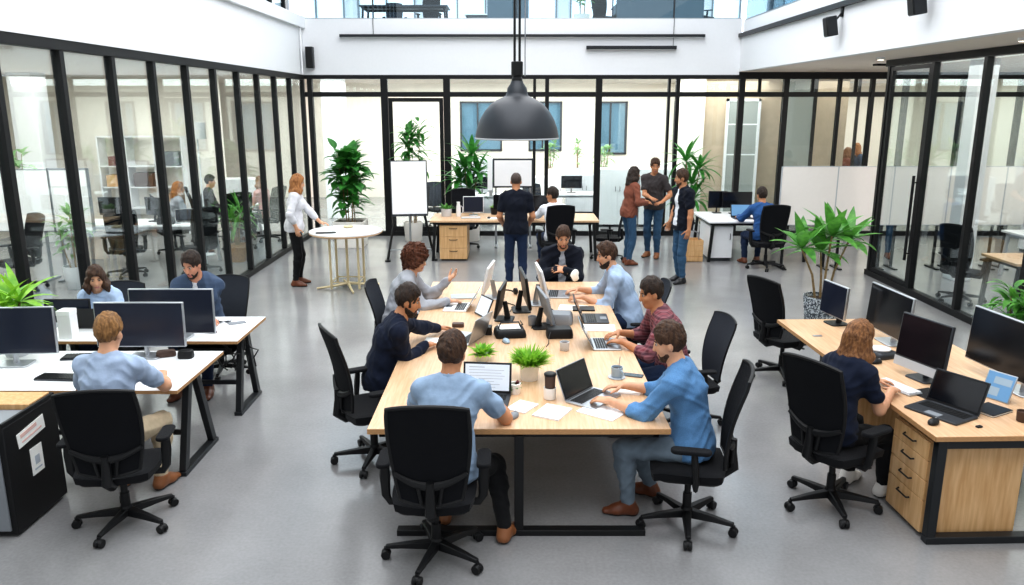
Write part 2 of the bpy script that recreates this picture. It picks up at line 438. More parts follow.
# columns and cross walls in the rooms
struct('column_1', MB().bx(3.95, 4.45, 18.6, 19.1, 0, 3.38), M['wallwarm'], .01)
struct('column_2', MB().bx(7.08, 7.38, 12.35, 12.65, 0, 3.44), M['wall'], .01)
struct('column_3', MB().bx(-9.95, -9.45, 16.0, 16.5, 0, 3.38), M['wall'], .01)
struct('column_4', MB().bx(-4.6, -4.1, 19.5, 20, 0, 3.38), M['wall'], .01)
struct('wall_beige', MB().bx(4.45, 7.9, 19.0, 19.15, 0, 3.38), M['beige'])
struct('wall_beige_side', MB().bx(7.8, 7.9, 19.15, 21.2, 0, 3.38), M['beige'])
struct('wall_left_rear', MB().bx(-10.8, -6.4, 17.6, 17.75, 0, 3.38), M['wallwarm'])
f = MB().bx(5.0, 5.06, 18.8, 18.86, .1, 2.9).bx(5.74, 5.8, 18.8, 18.86, .1, 2.9).bx(5.0, 5.8, 18.8, 18.86, 2.84, 2.9).bx(5.06, 5.74, 18.82, 18.85, 2.3, 2.33).bx(5.06, 5.74, 18.82, 18.85, 1.6, 1.63)
f.bx(5.0, 5.8, 18.8, 18.86, 0, .1)
w8 = struct('window_8', f, M['white'])
MB().bx(5.06, 5.74, 18.825, 18.84, .1, 2.84).obj('pane', M['frost'], w8)
f = MB().bx(6.2, 6.24, 18.5, 18.54, 0, 3.36).bx(6.9, 6.98, 18.5, 18.56, 0, 3.36).bx(7.9, 7.96, 18.5, 18.56, 0, 3.36)
w9 = struct('window_9', f, M['frame'])
MB().bx(6.24, 6.9, 18.52, 18.53, 0.02, 3.36).obj('pane', M['frost'], w9)

# ------------------------------------------------------------------ wall fittings
t = thing('linear_light', 'long thin black linear light along white back fascia', 'light', (.21, BY - .12, 4.10))
MB().bx(-3.72, 3.72, -.04, .04, 0, .055).obj('housing', M['anth'], t, .004)
MB().bx(-3.68, 3.68, -.03, .03, -.006, 0).obj('diffuser', M['whitep'], t)
t = thing('linear_light', 'short thin black linear light below the long one on back fascia', 'light', (2.44, BY - .12, 3.86))
MB().bx(-.92, .92, -.04, .04, 0, .07).obj('housing', M['anth'], t, .004)
MB().bx(-.88, .88, -.03, .03, -.006, 0).obj('diffuser', M['whitep'], t)
def speaker(loc, rz, label, h, tilt=0):
    t = thing('wall_speaker', label, 'speaker', loc, rz)
    rm = Euler((R(tilt), 0, 0)).to_matrix()
    MB().box((0, 0, 0), (.15, .15, h), rm).obj('cabinet', M['anth'], t, .012)
    MB().box(rm @ V(0, -.078, 0), (.13, .008, h - .03), rm).obj('grille', M['black'], t, .003)
    MB().bar((0, .06, h * .3), (0, .14, h * .3 + .10), .03, .02).box((0, .15, h * .3 + .12), (.06, .03, .14)).obj('bracket', M['black'], t)
    return t
speaker((-4.13, BY - .16, 3.70), 0, 'slim black wall speaker in the back left corner of fascia', .42)
speaker((RX - .16, 11.75, 3.84), R(-90), 'black speaker hanging on right fascia, further from camera', .27, 10)
speaker((RX - .16, 9.3, 3.87), R(-90), 'black speaker hanging on right fascia at top of picture', .27, 10)

# pendant lamp
t = thing('pendant_lamp', 'big charcoal dome pendant lamp hanging over long table', 'lamp', (.045, 7.2, 2.46))
prof = [(.375, 0), (.372, .03), (.36, .09), (.335, .16), (.295, .23), (.24, .295), (.18, .335), (.125, .36), (.10, .375), (.092, .40), (.085, .44), (.06, .475), (.05, .50)]
MB().lathe(prof + [(.047, .50)] + [(r - .012, z - .006) for r, z in prof[:-1][::-1]], 48, cap=False).obj('shade', M['lamp'], t, ang=60)
MB().lathe([(.355, .02), (.33, .13), (.28, .23), (.20, .31), (.05, .36)], 40, cap=False).obj('reflector', M['lampin'], t)
MB().lathe([(.375, -.004), (.379, .0), (.379, .006), (.374, .009), (.368, .003)], 48, cap=False).obj('rim', M['ltgrey'], t)
MB().lathe([(.048, .49), (.048, .52), (.04, .53), (.04, .54), (.052, .545), (.052, .66), (.045, .665)], 24).obj('socket_cap', M['black'], t)
MB().lathe([(.02, .32), (.05, .28), (.06, .22), (.045, .17), (0.005, .155)], 16).obj('bulb', M['lampin'], t)
mb = MB(); mb.tube([(-.022, 0, .66), (-.022, 0, 4.68)], .011); mb.tube([(.022, 0, .66), (.022, 0, 4.68)], .011)
mb.obj('suspension_cable', M['black'], t)
MB().tube([(.07, 0, .54), (.07, 0, .9), (.07, 0, 4.68)], .005).obj('power_cord', M['grey'], t)
# ------------------------------------------------------------------ office chair (faces +Y)
def make_chair(name, label, style='mesh'):
    t = thing(name, label, 'chair')
    bm, sm = (M['mesh'], M['seat']) if style == 'mesh' else (M['greyback'], M['seat'])
    mb = MB()
    mb.lathe([(.03, .06), (.045, .075), (.045, .115), (.032, .14)], 16); mb.obj('base_hub', M['chairblack'], t)
    for k in range(5):
        a = R(90 + 72 * k + 20); d = V(math.cos(a), math.sin(a), 0); n = V(-d.y, d.x, 0)
        vs = []
        for r, w, z0, z1 in ((.03, .030, .07, .125), (.18, .024, .075, .112), (.315, .017, .072, .095)):
            for sx, z in ((-1, z0), (1, z0), (1, z1), (-.6, z1), ):
                vs.append(d * r + n * w * sx + V(0, 0, z))
        fs = [(0, 3, 2, 1), (8, 9, 10, 11)] + [(i * 4 + j, i * 4 + (j + 1) % 4, i * 4 + 4 + (j + 1) % 4, i * 4 + 4 + j) for i in range(2) for j in range(4)]
        lg = MB().add(vs, fs).obj('base_leg', M['chairblack'], t, .005)
        c = MB(); p = d * .315
        c.tube([p + V(0, 0, .05), p + V(0, 0, .08)], .012, 8)
        for sgn in (-1, 1):
            rot = Matrix((d, V(0, 0, 1), n)).transposed()
            c.lathe([(.012, -.011), (.027, -.011), (.030, -.006), (.030, .006), (.027, .011), (.012, .011)], 14, p + n * (.016 * sgn) + V(0, 0, .031), rot)
        c.ell(p + V(0, 0, .045), (.026, .026, .02), 10, 6)
        c.obj('caster', M['chairblack'], lg)
    MB().lathe([(.03, .12), (.03, .24), (.022, .24), (.022, .40)], 14).obj('gas_column', M['chairblack'], t)
    mb = MB().box((0, -.02, .405), (.20, .26, .05)).bar((.1, 0, .40), (.24, .02, .39), .014, .014).bar((-.1, -.05, .40), (-.2, -.05, .39), .014, .014)
    mb.box((.25, .02, .39), (.05, .03, .012)); mb.obj('tilt_mechanism', M['chairblack'], t, .006)
    # seat cushion: rounded slab with a waterfall front edge
    mb = MB(); vs = []; N = 14
    for j in range(N + 1):
        for i in range(N + 1):
            a, b = -1 + 2 * i / N, -1 + 2 * j / N
            x = a * math.sqrt(1 - .22 * b * b) * .255; y = b * math.sqrt(1 - .22 * a * a) * .245 + .01
            z = .478 - .012 * (1 - a * a) + .006 * a * a - .02 * max(0, b - .55) ** 2 * 5 - .008 * (max(abs(a), abs(b)) > .95)
            vs.append((x, y, z))
    top = len(vs)
    vs += [(x * .97, y * .97, z - .052) for x, y, z in vs]
    fs = []
    W = N + 1
    for j in range(N):
        for i in range(N):
            q = (j * W + i, j * W + i + 1, (j + 1) * W + i + 1, (j + 1) * W + i)
            fs.append(q); fs.append(tuple(top + k for k in q[::-1]))
    ring = [i for i in range(N)] + [i * W + N for i in range(N)] + [N * W + N - i for i in range(N)] + [(N - i) * W for i in range(N)]
    for a, b in zip(ring, ring[1:] + ring[:1]): fs.append((b, a, top + a, top + b))
    s = mb.add(vs, fs).obj('seat', sm, t, ang=50)
    MB().prism(rrect(.44, .42, .08), .40, .43).obj('seat_pan', M['chairblack'], s, .008)
    # backrest: curved frame round a taut panel
    def bp(a, b, off=0):
        x = a * math.sqrt(max(0, 1 - .20 * b * b)); y = b * math.sqrt(max(0, 1 - .16 * a * a))
        tt = (y + 1) / 2
        w = .20 + .055 * tt
        return V(x * w, -.235 - .115 * tt - .025 * math.sin(PI * min(1, tt * 1.15)) * -1 + .035 * x * x + off, .485 + (.655 if style == 'mesh' else .66) * tt)
    N = 12; vs = []; fs = []
    for off in (0, -.012):
        for j in range(N + 1):
            for i in range(N + 1): vs.append(bp(-1 + 2 * i / N, -1 + 2 * j / N, off))
    W = N + 1; H = W * W
    for j in range(N):
        for i in range(N):
            q = (j * W + i, j * W + i + 1, (j + 1) * W + i + 1, (j + 1) * W + i)
            fs.append(q[::-1]); fs.append(tuple(H + k for k in q))
    ring = [i for i in range(N)] + [i * W + N for i in range(N)] + [N * W + N - i for i in range(N)] + [(N - i) * W for i in range(N)]
    for a, b in zip(ring, ring[1:] + ring[:1]): fs.append((a, b, H + b, H + a))
    back = MB().add(vs, fs).obj('backrest', bm, t, ang=60)
    pts = [(vs[a] + vs[H + a]) / 2 for a in ring]
    MB().tube(pts, .0125 if style == 'mesh' else .009, 8, closed=True).obj('back_frame', M['chairblack'], back)
    if style == 'mesh':
        mb = MB(); mb.tube([bp(a, -.42 - .18 * (1 - a * a), -.022) for a in [i / 8 for i in range(-8, 9)]], [.011 + .012 * (1 - abs(i / 8)) for i in range(-8, 9)], 8, flat=1.3)
        mb.obj('lumbar_bow', M['chairblack'], back)
    mb = MB()
    mb.tube([V(0, -.06, .40), V(0, -.22, .40), V(0, -.285, .45), bp(0, -.75, -.03), bp(0, -.5, -.03)], [.03, .034, .034, .03, .022], 10)
    for sx in (-1, 1): mb.tube([bp(sx * .28, -.95, -.03), bp(sx * .34, -.62, -.028)], .012, 8)
    mb.obj('back_bracket', M['chairblack'], t)
    for sx in (-1, 1):
        mb = MB()
        mb.tube([(sx * .16, -.03, .40), (sx * .27, -.04, .405), (sx * .295, -.04, .45), (sx * .30, -.03, .56), (sx * .30, -.02, .655)], [.018, .018, .02, .024, .02], 8, flat=1.4)
        a = mb.obj('armrest', M['chairblack'], t)
        vs2 = []
        mb = MB().prism([(x * 1 + sx * .30, y - .0) for x, y in rrect(.085, .25, .04)], .655, .682)
        mb.obj('arm_pad', M['seat'], a, .008)
    return t
chair0 = make_chair('office_chair', 'x'); chair1 = make_chair('panel_back_chair', 'x', 'panel')
_used = set()
def put_chair(x, y, yaw, label, group=None, style=0):
    """yaw 0 faces +Y (away from camera), 90 faces -X, -90 faces +X"""
    p = (chair0, chair1)[style]
    if style not in _used:
        _used.add(style); p.location = (x, y, 0); p.rotation_euler = (0, 0, R(yaw)); p['label'] = label
        if group: p['group'] = group
        return p
    o = dup(p, (x, y, 0), R(yaw), label)
    if group: o['group'] = group
    elif 'group' in o: del o['group']
    return o

# ------------------------------------------------------------------ screens (they face -Y before turning)
def monitor(loc, rz, label, w=.6, h=.36, zb=.11, stand='silver', bez='black', scr='screen', tilt=3, chin=.0, cat='monitor', foot=True, name='monitor'):
    t = thing(name, label, cat, loc, R(rz))
    rm = Euler((R(-tilt), 0, 0)).to_matrix(); c = V(0, -.01, zb + h / 2)
    MB().box(c, (w, .028, h), rm).obj('housing', M[bez], t, .006)
    mb = MB().box(c + rm @ V(0, -.0152, chin / 2), (w - .02, .003, h - .02 - chin), rm); mb.obj('display', M[scr], t)
    if chin: MB().box(c + rm @ V(0, -.0152, -h / 2 + chin / 2), (w - .006, .003, chin - .006), rm).obj('chin', M['ltgrey'] if bez != 'black' else M['dkgrey'], t)
    if foot:
        mb = MB(); mb.tube([(0, .055, .012), (0, .055, zb * .7), (0, .03, zb + h * .42)], [.032, .028, .022], 10, flat=.5); mb.obj('stand_neck', M[stand], t)
        MB().prism([(x, y + .03) for x, y in rrect(min(.26, w * .45), .18, .03)], 0, .012).obj('stand_base', M[stand], t, .004)
    return t
def laptop(loc, rz, label, body='silver', scr='screen', ang=110, w=.33, d=.23, doc=False, keys='black'):
    t = thing('laptop', label, 'laptop', loc, R(rz))
    MB().prism(rrect(w, d, .015), 0, .014).obj('base', M[body], t, .003)
    mb = MB(); kw = (w - .05) / 12
    for j in range(5):
        for i in range(12): mb.box((-w / 2 + .025 + kw * (i + .5), d / 2 - .035 - .02 * j, .0155), (kw * .84, .016, .003))
    mb.obj('keyboard', M[keys], t)
    MB().box((0, -d / 2 + .045, .0145), (.10, .06, .0015)).obj('trackpad', M['grey'], t)
    th = R(180 - ang); rm = Euler((-th + 0, 0, 0)).to_matrix() if False else Matrix.Rotation(-R(ang - 90), 3, 'X')
    hp = V(0, d / 2 - .004, .014); h = d * .93
    lid = MB().box(hp + rm @ V(0, .004, h / 2), (w, .007, h), rm).obj('lid', M[body], t, .002)
    MB().box(hp + rm @ V(0, -.0005, h / 2), (w - .012, .002, h - .012), rm).obj('bezel', M['black'], lid)
    MB().box(hp + rm @ V(0, -.002, h / 2 + .003), (w - .03, .002, h - .034), rm).obj('display', M[scr], lid)
    if doc:
        mb = MB()
        for k, (x0, x1) in enumerate(((-.13, -.02), (-.13, .12), (-.13, .10), (-.13, .125), (-.06, .11), (-.13, .05), (-.13, .09), (-.02, .06))):
            mb.box(hp + rm @ V((x0 + x1) / 2, -.0032, h - .035 - .02 * k), (x1 - x0, .0008, .003 if k else .005), rm)
        mb.obj('page_text', M['ink'], lid)
    MB().tube([hp + V(-w * .4, 0, -.002), hp + V(w * .4, 0, -.002)], .006, 8).obj('hinge', M['dkgrey'], t)
    return t
def mouse(loc, rz, label, m='black'):
    mb = MB(); mb.ell((0, 0, .012), (.031, .055, .024), 14, 8)
    mb.v = [(x, y, max(0, z)) for x, y, z in mb.v]
    o = mb.obj('computer_mouse', M[m]); o.location = loc; o.rotation_euler = (0, 0, R(rz)); tag(o, label, 'mouse')
    MB().box((0, .028, .034), (.006, .02, .006)).obj('scroll_wheel', M['grey'], o)
    return o
def keyboard(loc, rz, label, w=.42, m='dkgrey', km='black'):
    t = thing('keyboard', label, 'keyboard', loc, R(rz))
    MB().prism(rrect(w, .13, .012), 0, .014).obj('case', M[m], t, .003)
    mb = MB(); n = int(w / .024); kw = (w - .02) / n
    for j in range(5):
        for i in range(n): mb.box((-w / 2 + .01 + kw * (i + .5), .048 - .024 * j, .018), (kw * .82, .019, .008))
    k = mb.obj('keys', M[km], t)
    return t
def book(loc, rz, label, w=.15, d=.21, h=.012, cover='white', cat='notebook', name='notebook'):
    t = thing(name, label, cat, loc, R(rz))
    MB().box((0, 0, h / 2), (w - .006, d - .006, h - .004)).obj('pages', M['paper'], t)
    MB().box((0, 0, .001), (w, d, .002)).box((0, 0, h - .001), (w, d, .002)).box((-w / 2, 0, h / 2), (.002, d, h)).obj('cover', M[cover], t)
    return t
def sheet(loc, rz, label, w=.21, d=.297, name='paper_sheet', n=1):
    mb = MB()
    for k in range(n): mb.box((random.uniform(-.008, .008) * (k > 0), random.uniform(-.008, .008) * (k > 0), .001 + .002 * k), (w, d, .0018), (0, 0, random.uniform(-.05, .05) * (k > 0)))
    o = mb.obj(name, M['paper'], smooth=False); o.location = loc; o.rotation_euler = (0, 0, R(rz)); return tag(o, label, 'paper')
def mug(loc, label, m='whitep', r=.038, h=.085, taper=.9, handle=True, name='mug', cat='cup', inner='brown'):
    t = thing(name, label, cat, loc, R(random.uniform(-60, 60)))
    MB().lathe([(r * taper * .9, 0), (r * taper, .004), (r, h), (r - .005, h), (r * taper - .005, .012), (.001, .012)], 24).obj('cup_body', M[m], t, ang=60)
    MB().lathe([(r * .9, h * .80), (.0005, h * .80 + .001)], 20, cap=False).obj('drink', M[inner], t)
    if handle: MB().tube([(r * .95, 0, h * .8), (r + .022, 0, h * .72), (r + .024, 0, h * .4), (r * .93, 0, h * .25)], .006, 8).obj('handle', M[m], t)
    return t

# ------------------------------------------------------------------ plants
def leaf(mb, p, d, L, W, droop=.5, up=V(0, 0, 1), n=5, fold=.25, shape=.8):
    """a bent, folded blade from p along d"""
    d = Vector(d).normalized(); side = d.cross(up)
    if side.length < .05: side = V(1, 0, 0)
    side.normalize(); nr = side.cross(d).normalized()
    vs = []; pos = Vector(p); dirn = d.copy()
    for i in range(n + 1):
        t = i / n
        w = W * (math.sin(PI * min(1, t ** shape * .97 + .03))) * .5 + .0015
        nn = side.cross(dirn).normalized()
        vs += [pos - side * w + nn * (w * fold), pos.copy(), pos + side * w + nn * (w * fold)]
        ax = Matrix.Rotation(-droop / n, 3, side); dirn = (ax @ dirn).normalized()
        pos = pos + dirn * (L / n)
    fs = []
    for i in range(n):
        a = i * 3
        fs += [(a, a + 1, a + 4, a + 3), (a + 1, a + 2, a + 5, a + 4)]
    mb.add(vs, fs)
def planter(t, r=.17, h=.36, m='pot', square=False, taper=.85, z=0):
    if square:
        mb = MB(); q = r * taper
        vs = [(-q, -q, z), (q, -q, z), (q, q, z), (-q, q, z), (-r, -r, z + h), (r, -r, z + h), (r, r, z + h), (-r, r, z + h)]
        q = r - .02; vs += [(-q, -q, z + h), (q, -q, z + h), (q, q, z + h), (-q, q, z + h), (-q, -q, z + h - .05), (q, -q, z + h - .05), (q, q, z + h - .05), (-q, q, z + h - .05)]
        fs = [(3, 2, 1, 0)] + [(i, (i + 1) % 4, 4 + (i + 1) % 4, 4 + i) for i in range(4)] + [(4 + i, 4 + (i + 1) % 4, 8 + (i + 1) % 4, 8 + i) for i in range(4)] + [(8 + i, 8 + (i + 1) % 4, 12 + (i + 1) % 4, 12 + i) for i in range(4)]
        o = mb.add(vs, fs).obj('planter', M[m], t, .006)
        MB().bx(-q, q, -q, q, z + h - .06, z + h - .045).obj('soil', M['soil'], t)
    else:
        o = MB().lathe([(r * taper * .96, z), (r * taper, z + .01), (r, z + h - .01), (r, z + h), (r - .015, z + h), (r - .02, z + h - .05)], 28).obj('planter', M[m], t, ang=50)
        MB().lathe([(r - .02, z + h - .05), (.001, z + h - .035)], 20, cap=False).obj('soil', M['soil'], t)
    return o
def bushy(loc, label, h0, h1, rad, n, L, W, m='leafd', pot=(.2, .4, 'pot', False), droop=.9, stems=5, name='potted_plant', seed=1, cat='plant', elev=(-.1, 1.1), taperz=.6):
    rnd = random.Random(seed)
    t = thing(name, label, cat, loc)
    if pot: planter(t, *pot)
    base = pot[1] - .06 if pot else 0
    st = MB(); tips = []
    for k in range(stems):
        a = 2 * PI * k / stems + rnd.random(); r = rad * rnd.uniform(.1, .5)
        p0 = V(.3 * pot[0] * math.cos(a), .3 * pot[0] * math.sin(a), base) if pot else V(.02 * math.cos(a), .02 * math.sin(a), 0)
        p1 = V(r * math.cos(a), r * math.sin(a), rnd.uniform(h0 + (h1 - h0) * .5, h1 * .95))
        pm = (p0 + p1) / 2 + V(rnd.uniform(-.03, .03), rnd.uniform(-.03, .03), 0)
        st.tube([p0, pm, p1], [.012, .009, .005], 6); tips.append((p0, pm, p1))
    st.obj('stem', M['stem'], t)
    mb = MB()
    for i in range(n):
        p0, pm, p1 = tips[i % stems]
        z = rnd.random() ** .7
        zz = h0 + (h1 - h0) * z * .85
        f = min(1, max(0, (zz - p0.z) / max(.01, p1.z - p0.z)))
        p = p0.lerp(pm, f * 2) if f < .5 else pm.lerp(p1, f * 2 - 1)
        a = rnd.uniform(0, 2 * PI); e = rnd.uniform(*elev)
        if z > .85: e = rnd.uniform(.6, 1.4)
        d = V(math.cos(a) * math.cos(e), math.sin(a) * math.cos(e), math.sin(e))
        wid = 1 - taperz * abs(z - .45)
        st_l = rad * .35 * rnd.random() * wid
        leaf(mb, p + d * st_l, d, L * rnd.uniform(.75, 1.15) * wid, W * rnd.uniform(.8, 1.15), droop * rnd.uniform(.5, 1.3))
    mb.obj('foliage', M[m], t, ang=180)
    return t
def rosette(t, mb, p, n, L, W, rnd, e0=.1, e1=1.3, droop=.9):
    for i in range(n):
        a = 2.4 * i + rnd.uniform(-.3, .3); f = i / max(1, n - 1); e = e0 + (e1 - e0) * f + rnd.uniform(-.12, .12)
        d = V(math.cos(a) * math.cos(e), math.sin(a) * math.cos(e), math.sin(e))
        leaf(mb, p, d, L * rnd.uniform(.8, 1.1), W * rnd.uniform(.85, 1.1), droop * (1.1 - f * .6), shape=.85)
def palm(loc, label, stalks, L, W, n, m='leafd', pot=(.2, .4, 'pot', False), name='potted_palm', seed=2, droop=.9, e0=-.1):
    rnd = random.Random(seed)
    t = thing(name, label, 'plant', loc)
    if pot: planter(t, *pot)
    base = pot[1] - .06
    st = MB(); mb = MB()
    for (dx, dy, h) in stalks:
        p0 = V(dx * .25, dy * .25, base); p1 = V(dx, dy, h)
        pm = (p0 + p1) / 2 + V(-dx * .15, -dy * .15, 0)
        st.tube([p0, pm, p1], [.017, .014, .011], 7)
        rosette(t, mb, p1, n, L, W, rnd, droop=droop, e0=e0)
    st.obj('stem', M['stem'], t); mb.obj('foliage', M[m], t, ang=180)
    return t
def desk_tuft(loc, label, r, h, potr, poth, n, m='leafb', potm='pot', L=.12, W=.012, seed=3, spread=.75, name='desk_plant', cat='plant', taper=.85):
    rnd = random.Random(seed)
    t = thing(name, label, cat, loc)
    planter(t, potr, poth, potm, False, taper)
    mb = MB()
    for i in range(n):
        a = rnd.uniform(0, 2 * PI); e = PI / 2 - spread * math.sqrt(rnd.random()) * 1.25
        d = V(math.cos(a) * math.cos(e), math.sin(a) * math.cos(e), math.sin(e)); q = potr * .6 * rnd.random()
        leaf(mb, V(q * math.cos(a), q * math.sin(a), poth - .03), d, L * rnd.uniform(.7, 1.1), W, rnd.uniform(.2, .8), n=4)
    mb.obj('foliage', M[m], t, ang=180)
    return t

# ------------------------------------------------------------------ storage
def pedestal(loc, rz, label, w=.42, d=.5, h=.6, nd=3, body='wood2', front='wood2', z0=.03, handles='black', heights=None, name='drawer_unit'):
    """front faces -Y"""
    t = thing(name, label, 'drawer unit', loc, R(rz))
    MB().bx(-w / 2, w / 2, -d / 2 + .02, d / 2, z0, h).obj('carcass', M[body], t, .003)
    MB().bx(-w / 2 + .03, w / 2 - .03, -d / 2 + .04, d / 2 - .03, 0, z0).obj('plinth', M['black'], t)
    hs = heights or [1 / nd] * nd; z = h - .004
    for q in hs:
        hh = q * (h - z0 - .004)
        dr = MB().bx(-w / 2 + .003, w / 2 - .003, -d / 2, -d / 2 + .018, z - hh + .003, z - .003).obj('drawer', M[front], t, .002)
        if handles: MB().tube([(-.07, -d / 2 - .002, z - .05), (-.06, -d / 2 - .022, z - .055), (.06, -d / 2 - .022, z - .055), (.07, -d / 2 - .002, z - .05)], .006, 6).obj('handle', M[handles], dr)
        z -= hh
    return t
def cabinet(loc, rz, label, w, h, d=.45, doors=2, m='white', name='cabinet', hm='black', cat='cabinet'):
    t = thing(name, label, cat, loc, R(rz))
    MB().bx(-w / 2, w / 2, -d / 2 + .02, d / 2, .06, h).obj('carcass', M[m], t, .003)
    MB().bx(-w / 2 + .02, w / 2 - .02, -d / 2 + .05, d / 2 - .02, 0, .06).obj('plinth', M['dkgrey'], t)
    for k in range(doors):
        a = -w / 2 + w * k / doors; b = a + w / doors
        dr = MB().bx(a + .003, b - .003, -d / 2, -d / 2 + .018, .065, h - .004).obj('door', M[m], t, .002)
        hx = b - .05 if k % 2 == 0 else a + .05
        MB().tube([(hx, -d / 2 - .002, h * .62), (hx, -d / 2 - .025, h * .62 + .01), (hx, -d / 2 - .025, h * .62 + .10), (hx, -d / 2 - .002, h * .62 + .11)], .006, 6).obj('handle', M[hm], dr)
    return t
# ------------------------------------------------------------------ people: implicit bodies turned into one continuous surface
class Field:
    def __init__(s, lo, hi, vox):
        s.lo = np.array(lo, float); s.vox = vox
        s.n = np.ceil((np.array(hi) - s.lo) / vox).astype(int) + 1
        s.F = np.full(s.n, .2, np.float32)
        s.ax = [(s.lo[i] + vox * np.arange(s.n[i])).astype(np.float32) for i in range(3)]
    def sub(s, lo, hi):
        a = np.clip(np.floor((np.array(lo) - s.lo) / s.vox).astype(int), 0, s.n); b = np.clip(np.ceil((np.array(hi) - s.lo) / s.vox).astype(int) + 1, 0, s.n)
        sl = tuple(slice(a[i], b[i]) for i in range(3))
        X = s.ax[0][sl[0]][:, None, None]; Y = s.ax[1][sl[1]][None, :, None]; Z = s.ax[2][sl[2]][None, None, :]
        return sl, X, Y, Z
    def op(s, lo, hi, fn, k=.02, mode='u'):
        mar = k + 2.5 * s.vox
        if mode == 'i': sl = (slice(None),) * 3; X = s.ax[0][:, None, None]; Y = s.ax[1][None, :, None]; Z = s.ax[2][None, None, :]
        else: sl, X, Y, Z = s.sub(np.array(lo) - mar, np.array(hi) + mar)
        f = s.F[sl]
        if f.size == 0: return
        d = fn(X, Y, Z)
        if mode == 'u':
            h = np.clip(k - np.abs(f - d), 0, None) / k
            s.F[sl] = np.minimum(f, d) - h * h * k * .25
        else:
            if mode == 's': d = -d
            h = np.clip(k - np.abs(f - d), 0, None) / k
            s.F[sl] = np.maximum(f, d) + h * h * k * .25
    def cone(s, p0, p1, r0, r1, k=.02, mode='u'):
        p0 = np.array(p0, float); p1 = np.array(p1, float); d = p1 - p0; L2 = max(float(d @ d), 1e-9)
        def fn(X, Y, Z):
            x, y, z = X - p0[0], Y - p0[1], Z - p0[2]
            t = np.clip((x * d[0] + y * d[1] + z * d[2]) / L2, 0, 1)
            return np.sqrt((x - t * d[0]) ** 2 + (y - t * d[1]) ** 2 + (z - t * d[2]) ** 2) - (r0 + (r1 - r0) * t)
        r = max(r0, r1); s.op(np.minimum(p0, p1) - r, np.maximum(p0, p1) + r, fn, k, mode)
    def econe(s, p0, p1, side, a0, b0, a1, b1, k=.03, mode='u'):
        """elliptic section: half width a along side, half depth b across it"""
        p0 = np.array(p0, float); p1 = np.array(p1, float); d = p1 - p0; L = max(np.linalg.norm(d), 1e-6); u = d / L
        sd = np.array(side, float); sd = sd - u * (sd @ u); sd /= np.linalg.norm(sd); dp = np.cross(sd, u)
        def fn(X, Y, Z):
            x, y, z = X - p0[0], Y - p0[1], Z - p0[2]
            l = x * u[0] + y * u[1] + z * u[2]; t = np.clip(l / L, 0, 1); ex = l - t * L
            a = a0 + (a1 - a0) * t; b = b0 + (b1 - b0) * t
            q1 = x * sd[0] + y * sd[1] + z * sd[2]; q2 = x * dp[0] + y * dp[1] + z * dp[2]
            m = np.minimum(a, b)
            g = np.sqrt((q1 / a) ** 2 + (q2 / b) ** 2 + (ex / m) ** 2)
            g2 = np.sqrt((q1 / a ** 2) ** 2 + (q2 / b ** 2) ** 2 + (ex / m ** 2) ** 2) + 1e-6
            return np.clip(g * (g - 1) / g2, -.1, .2)
        r = max(a0, b0, a1, b1); s.op(np.minimum(p0, p1) - r, np.maximum(p0, p1) + r, fn, k, mode)
    def ell(s, c, r, rot=None, k=.02, mode='u'):
        c = np.array(c, float); A = np.eye(3) if rot is None else np.array(rot)
        def fn(X, Y, Z):
            x, y, z = X - c[0], Y - c[1], Z - c[2]
            q = [(x * A[0, i] + y * A[1, i] + z * A[2, i]) for i in range(3)]
            g = np.sqrt(sum((q[i] / r[i]) ** 2 for i in range(3))); g2 = np.sqrt(sum((q[i] / r[i] ** 2) ** 2 for i in range(3))) + 1e-6
            return np.clip(g * (g - 1) / g2, -.1, .2)
        m = max(r); s.op(c - m, c + m, fn, k, mode)
    def plane(s, p, n, k=.005):
        """keep the side n points away from"""
        p = np.array(p, float); n = np.array(n, float); n /= np.linalg.norm(n)
        s.op(None, None, lambda X, Y, Z: ((X - p[0]) * n[0] + (Y - p[1]) * n[1] + (Z - p[2]) * n[2]).astype(np.float32), k, 'i')
    def mesh(s):
        F = s.F; ins = F < 0
        n = F.shape
        cnt = np.zeros((n[0] - 1, n[1] - 1, n[2] - 1), np.uint8)
        for a in (0, 1):
            for b in (0, 1):
                for c in (0, 1): cnt += ins[a:n[0] - 1 + a, b:n[1] - 1 + b, c:n[2] - 1 + c]
        act = (cnt > 0) & (cnt < 8)
        idx = np.argwhere(act); N = len(idx)
        if N == 0: return np.zeros((0, 3)), np.zeros((0, 4), int)
        acc = np.zeros((N, 3)); w = np.zeros(N)
        corners = [(a, b, c) for a in (0, 1) for b in (0, 1) for c in (0, 1)]
        val = {q: F[idx[:, 0] + q[0], idx[:, 1] + q[1], idx[:, 2] + q[2]] for q in corners}
        for q in corners:
            for ax in range(3):
                if q[ax] == 0:
                    q2 = list(q); q2[ax] = 1; q2 = tuple(q2)
                    f0, f1 = val[q], val[q2]; m = (f0 < 0) != (f1 < 0)
                    t = np.where(m, f0 / np.where(f0 == f1, 1, f0 - f1), 0)
                    p = np.tile(np.array(q, float), (N, 1)); p[:, ax] = t
                    acc[m] += p[m]; w[m] += 1
        vs = (idx + acc / w[:, None]) * s.vox + s.lo
        vid = np.full(act.shape, -1, np.int64); vid[act] = np.arange(N)
        quads = []
